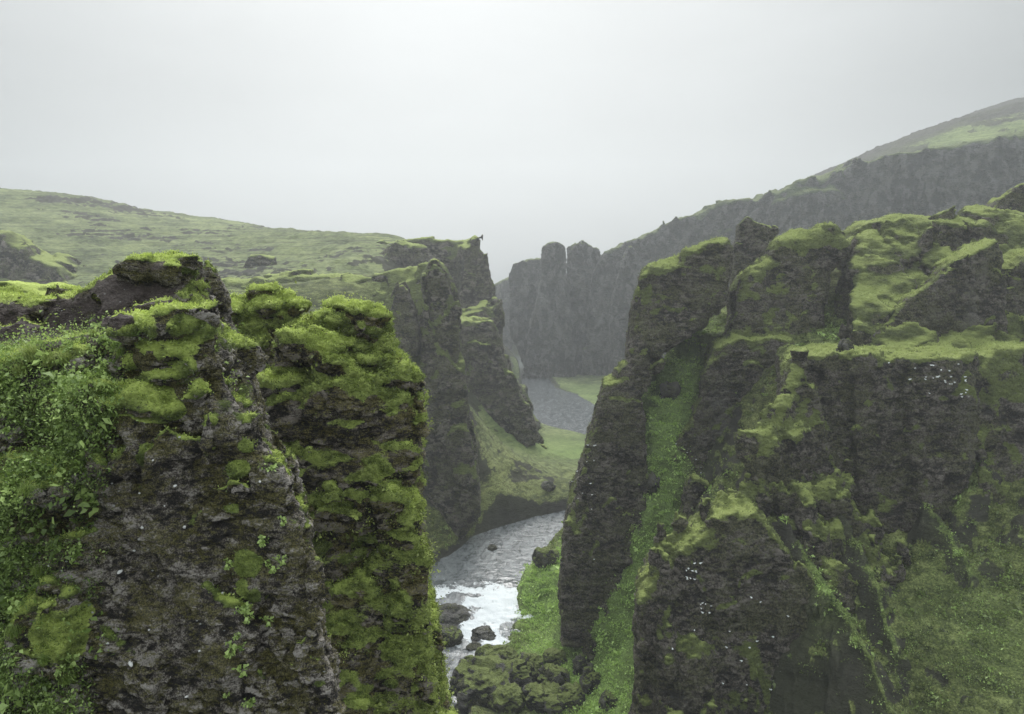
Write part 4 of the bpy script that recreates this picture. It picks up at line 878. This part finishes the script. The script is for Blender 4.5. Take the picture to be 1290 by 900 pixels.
# ------------------------------------------------------------------ boulders
def ground_hit(px, py):
    Y = np.geomspace(62, 700, 1500); dx, dy = (px-CX)/F, (CY-py)/F; d = np.array([dx, CP+dy*SP, -SP+dy*CP]); p = CAM[None]+d[None]*(Y/d[1])[:, None]
    z, dr = terrain(p[:, 0], p[:, 1], False); z = np.maximum(z, np.where(dr < 0, rz(p[:, 1]), z)); m = p[:, 2] < z
    return p[np.argmax(m)]
def boulder(px, py, wpx, hpx, label, seed, moss=.4, dep=1., sink=.25, group=None, name='boulder', base=None):
    """(px, py) is where it meets the ground"""
    c = ground_hit(px, py) if base is None else base; d = proj(c[None])[2][0]; rad = np.array([wpx, wpx*dep, hpx*1.15])*d/F/2
    v = IV4*(1+.2*fbm((IV4*.9+seed*3).astype(np.float32), 2, seed)[:, None]); fv, f1, f2 = cells((v*1.3+seed).astype(np.float32), seed)
    gv, _, _ = cells((v*3.2+seed).astype(np.float32), seed+1); v = v*(1+.3*fv+.1*gv)[:, None]; v *= rad; v += IV4*(.1*rad.min()*fbm((v/rad.min()*3).astype(np.float32), 3, seed+1))[:, None]
    nn = tri_normals(v, IF4); ms = ss(.75-moss, 1.3-moss, nn[:, 2]+.3*fbm((v/rad.min()*1.5).astype(np.float32), 3, seed+2))
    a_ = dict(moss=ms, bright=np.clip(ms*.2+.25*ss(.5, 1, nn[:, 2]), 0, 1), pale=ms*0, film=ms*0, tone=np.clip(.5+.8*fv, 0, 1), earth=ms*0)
    loc = c+np.array([0, rad[1]*.6, rad[2]*(1-2*sink)])
    v3 = v; fm = ms[IF4].mean(1) > .55
    root = bpy.data.objects.new(name, None); COL.objects.link(root); root.location = loc; root.rotation_euler = (0, 0, rng.uniform(-.5, .5))
    for nm_, mk_ in (('rock_face', ~fm), ('moss_patch', fm)):
        if mk_.sum() > 20: v_, q_, b_ = sub(v3, IF4, mk_, a_); obj(nm_, mesh(nm_, v_, q_, MAT_B, b_), root)
    tag(root, label, 'boulder', group)
MAT_B = crag_mat('boulder_stone', 1.2, rock=((.014, .013, .012), (.05, .045, .04), (.14, .13, .12)), moss=((.036, .042, .013), (.11, .13, .038), (.26, .31, .09)), filmk=.6)
for k_, (px, py, w_, h_, ms, lab) in enumerate([
    (606, 888, 78, 50, .35, 'large dark boulder at the left end of the bank pile, moss only on top'), (598, 850, 30, 22, .8, 'small rounded boulder with bright moss, top left of the bank pile'),
    (622, 850, 34, 26, .7, 'mossy boulder second from the left along the top of the bank pile'), (613, 838, 26, 26, .75, 'green-topped boulder nearest the rapids on the bank pile'), (655, 873, 54, 40, .4, 'broad dark boulder in the middle of the bank pile, moss rim on top'),
    (640, 900, 46, 34, .7, 'rounded mossy boulder at the bottom frame edge in the pile'), (612, 892, 26, 16, .05, 'low bare grey stone at the foot of the bank pile by the water'), (630, 840, 40, 22, .75, 'flat mossy boulder at the top of the bank pile'),
    (700, 870, 40, 30, .45, 'dark split boulder at the right of the bank pile'), (745, 872, 28, 30, .4, 'upright dark boulder at the foot of the tower, right of the pile'), (735, 850, 26, 24, .2, 'brownish angular boulder above the upright one on the green bank'),
    (685, 900, 50, 30, .55, 'mossy slab boulder right of the centre at the bottom frame edge'), (720, 896, 40, 28, .5, 'lumpy mossy boulder lowest on the right of the pile'), (668, 846, 34, 20, .8, 'grass-covered low boulder at the back of the pile'), (700, 838, 30, 18, .8, 'half-buried mossy boulder in the green bank'), (676, 885, 30, 22, .3, 'small dark boulder wedged between the larger ones'), (770, 895, 30, 20, .2, 'dark flat stone in the bright herbs at the bottom')]):
    boulder(px, py, w_, h_, lab, 200+k_, ms, group='mossy boulders piled on the river bank')
for k_, (px, py, w_, h_, ms, lab, sk) in enumerate([
    (565, 815, 36, 22, .15, 'round dark river stone in the white rapids', .3), (562, 784, 56, 22, -.3, 'low water-washed rock slab at the head of the rapids', .62), (608, 806, 34, 14, -.3, 'flat wet rock slab in the foam right of the round stone', .45), (552, 800, 40, 14, -.3, 'flat wet rock under thin foam left in the rapids', .62), (597, 820, 22, 10, -.3, 'small wet rock below the rapids', .45), (620, 822, 16, 8, -.3, 'tiny wet rock at the lower end of the foam', .45),
    (652, 790, 0, 0, 0, '', 0)]):
    if w_: boulder(px, py, w_, h_, lab, 240+k_, ms, sink=sk, group='stones in the rapids', name='river_stone')
boulder(846, 503, 26, 22, 'dark rock knob sticking out of the upper green gully', 260, .2, sink=.2)
boulder(822, 622, 20, 24, 'dark rock knob blocking the narrow part of the green gully', 268, .1, sink=.2)
boulder(688, 714, 34, 24, 'rounded mossy boulder upstream on the right bank by the tower foot', 261, .5, sink=.2)
boulder(650, 509, 34, 26, 'dark boulder in the far river below the stepped outcrop', 262, .2, sink=.2)
boulder(640, 540, 50, 34, 'mossy boulder at the waterline under the stepped outcrop', 263, .5, sink=.2)
boulder(664, 558, 32, 34, 'dark round boulder where the green meadow meets the far river', 264, .25, sink=.2)
boulder(691, 618, 18, 11, 'lone dark boulder in the grass slope above the river bend', 265, .0, sink=.3)
boulder(620, 693, 12, 7, 'small dark stone on the gravel edge of the river bend', 266, -.2, sink=.3)
boulder(1067, 448, 18, 20, 'small dark upright rock on the level top of the flat-topped cliff', 267, -.1, sink=.1, base=at(1067, 449, 101))

# ------------------------------------------------------------------ seabirds nesting on the cliff faces
def bird_mesh():
    t = np.linspace(0, 1, 12); rr = np.array([.002, .035, .05, .048, .07, .10, .115, .11, .09, .06, .035, .01])*1.05
    cx = np.linspace(-.22, .24, 12); cz = np.array([.17, .17, .165, .14, .11, .09, .08, .08, .085, .09, .09, .09]); V, Q = [], []
    for i in range(12):
        for a_ in range(10):
            an = a_*2*math.pi/10; V.append([cx[i], rr[i]*math.cos(an)*(1.0 if i < 4 else 1.05), cz[i]+rr[i]*math.sin(an)*.9])
    for i in range(11):
        for a_ in range(10): Q.append([i*10+a_, i*10+(a_+1) % 10, (i+1)*10+(a_+1) % 10, (i+1)*10+a_])
    return V, Q
m = M('bird_feathers'); MAT_BIRD = m.done(m.mix(m.rng(m.noise(9), .4, .7), (.8, .8, .78), (.55, .56, .58)), .8)
bv, bq = bird_mesh(); BME = mesh('seabird', bv, bq, MAT_BIRD)
def flock(O, n, cx, cy, sx_, sy_, label, group, seed):
    r = np.random.default_rng(seed); V, Nn = O[1], O[4]; X, Yp, D = proj(V); vis = np.where((Nn*(V-CAM)).sum(1) < 0)[0]
    for k in range(n):
        px, py = cx+r.normal()*sx_, cy+r.normal()*sy_; m_ = vis[np.hypot(X[vis]-px, Yp[vis]-py) < 4]
        if not len(m_): continue
        i = m_[np.argmin(D[m_])]; o = obj('seabird', BME); o.location = V[i]+Nn[i]*np.array([.2, .2, 0])-np.array([0, 0, .05]); o.rotation_euler = (0, 0, r.uniform(0, 6.28)); s_ = r.uniform(.55, .9); o.scale = (s_,)*3
        tag(o, label, 'bird', group)
flock(OC, 22, 1180, 474, 22, 9, 'white seabird sitting high on the bare right face of the flat-topped cliff', 'seabirds high on the flat-topped cliff', 1)
flock(OC, 10, 1215, 485, 3, 16, 'white seabird sitting along the right edge of the flat-topped cliff', 'seabirds along the right edge of the cliff', 2)
flock(OC, 16, 1003, 550, 6, 16, 'white seabird on the left face of the flat-topped cliff beside the mossy crest', 'seabirds on the left face of the cliff', 3)
flock(OS, 14, 872, 722, 5, 7, 'white seabird in the tight colony just below the crest of the front spur', 'seabirds below the spur crest', 4)
flock(OS, 8, 889, 764, 4, 6, 'white seabird in the lower small colony on the front spur', 'seabirds in the lower spur colony', 5)
flock(OS, 18, 940, 800, 50, 45, 'white seabird sitting alone on the dark face of the front spur', 'scattered seabirds on the front spur', 6)
flock(OT, 14, 745, 620, 15, 60, 'white seabird on the dark river side of the rock tower', 'seabirds on the rock tower', 7)
flock(OB, 8, 870, 575, 12, 12, 'white seabird low on the face of the streaked bluff', 'seabirds on the streaked bluff', 8)
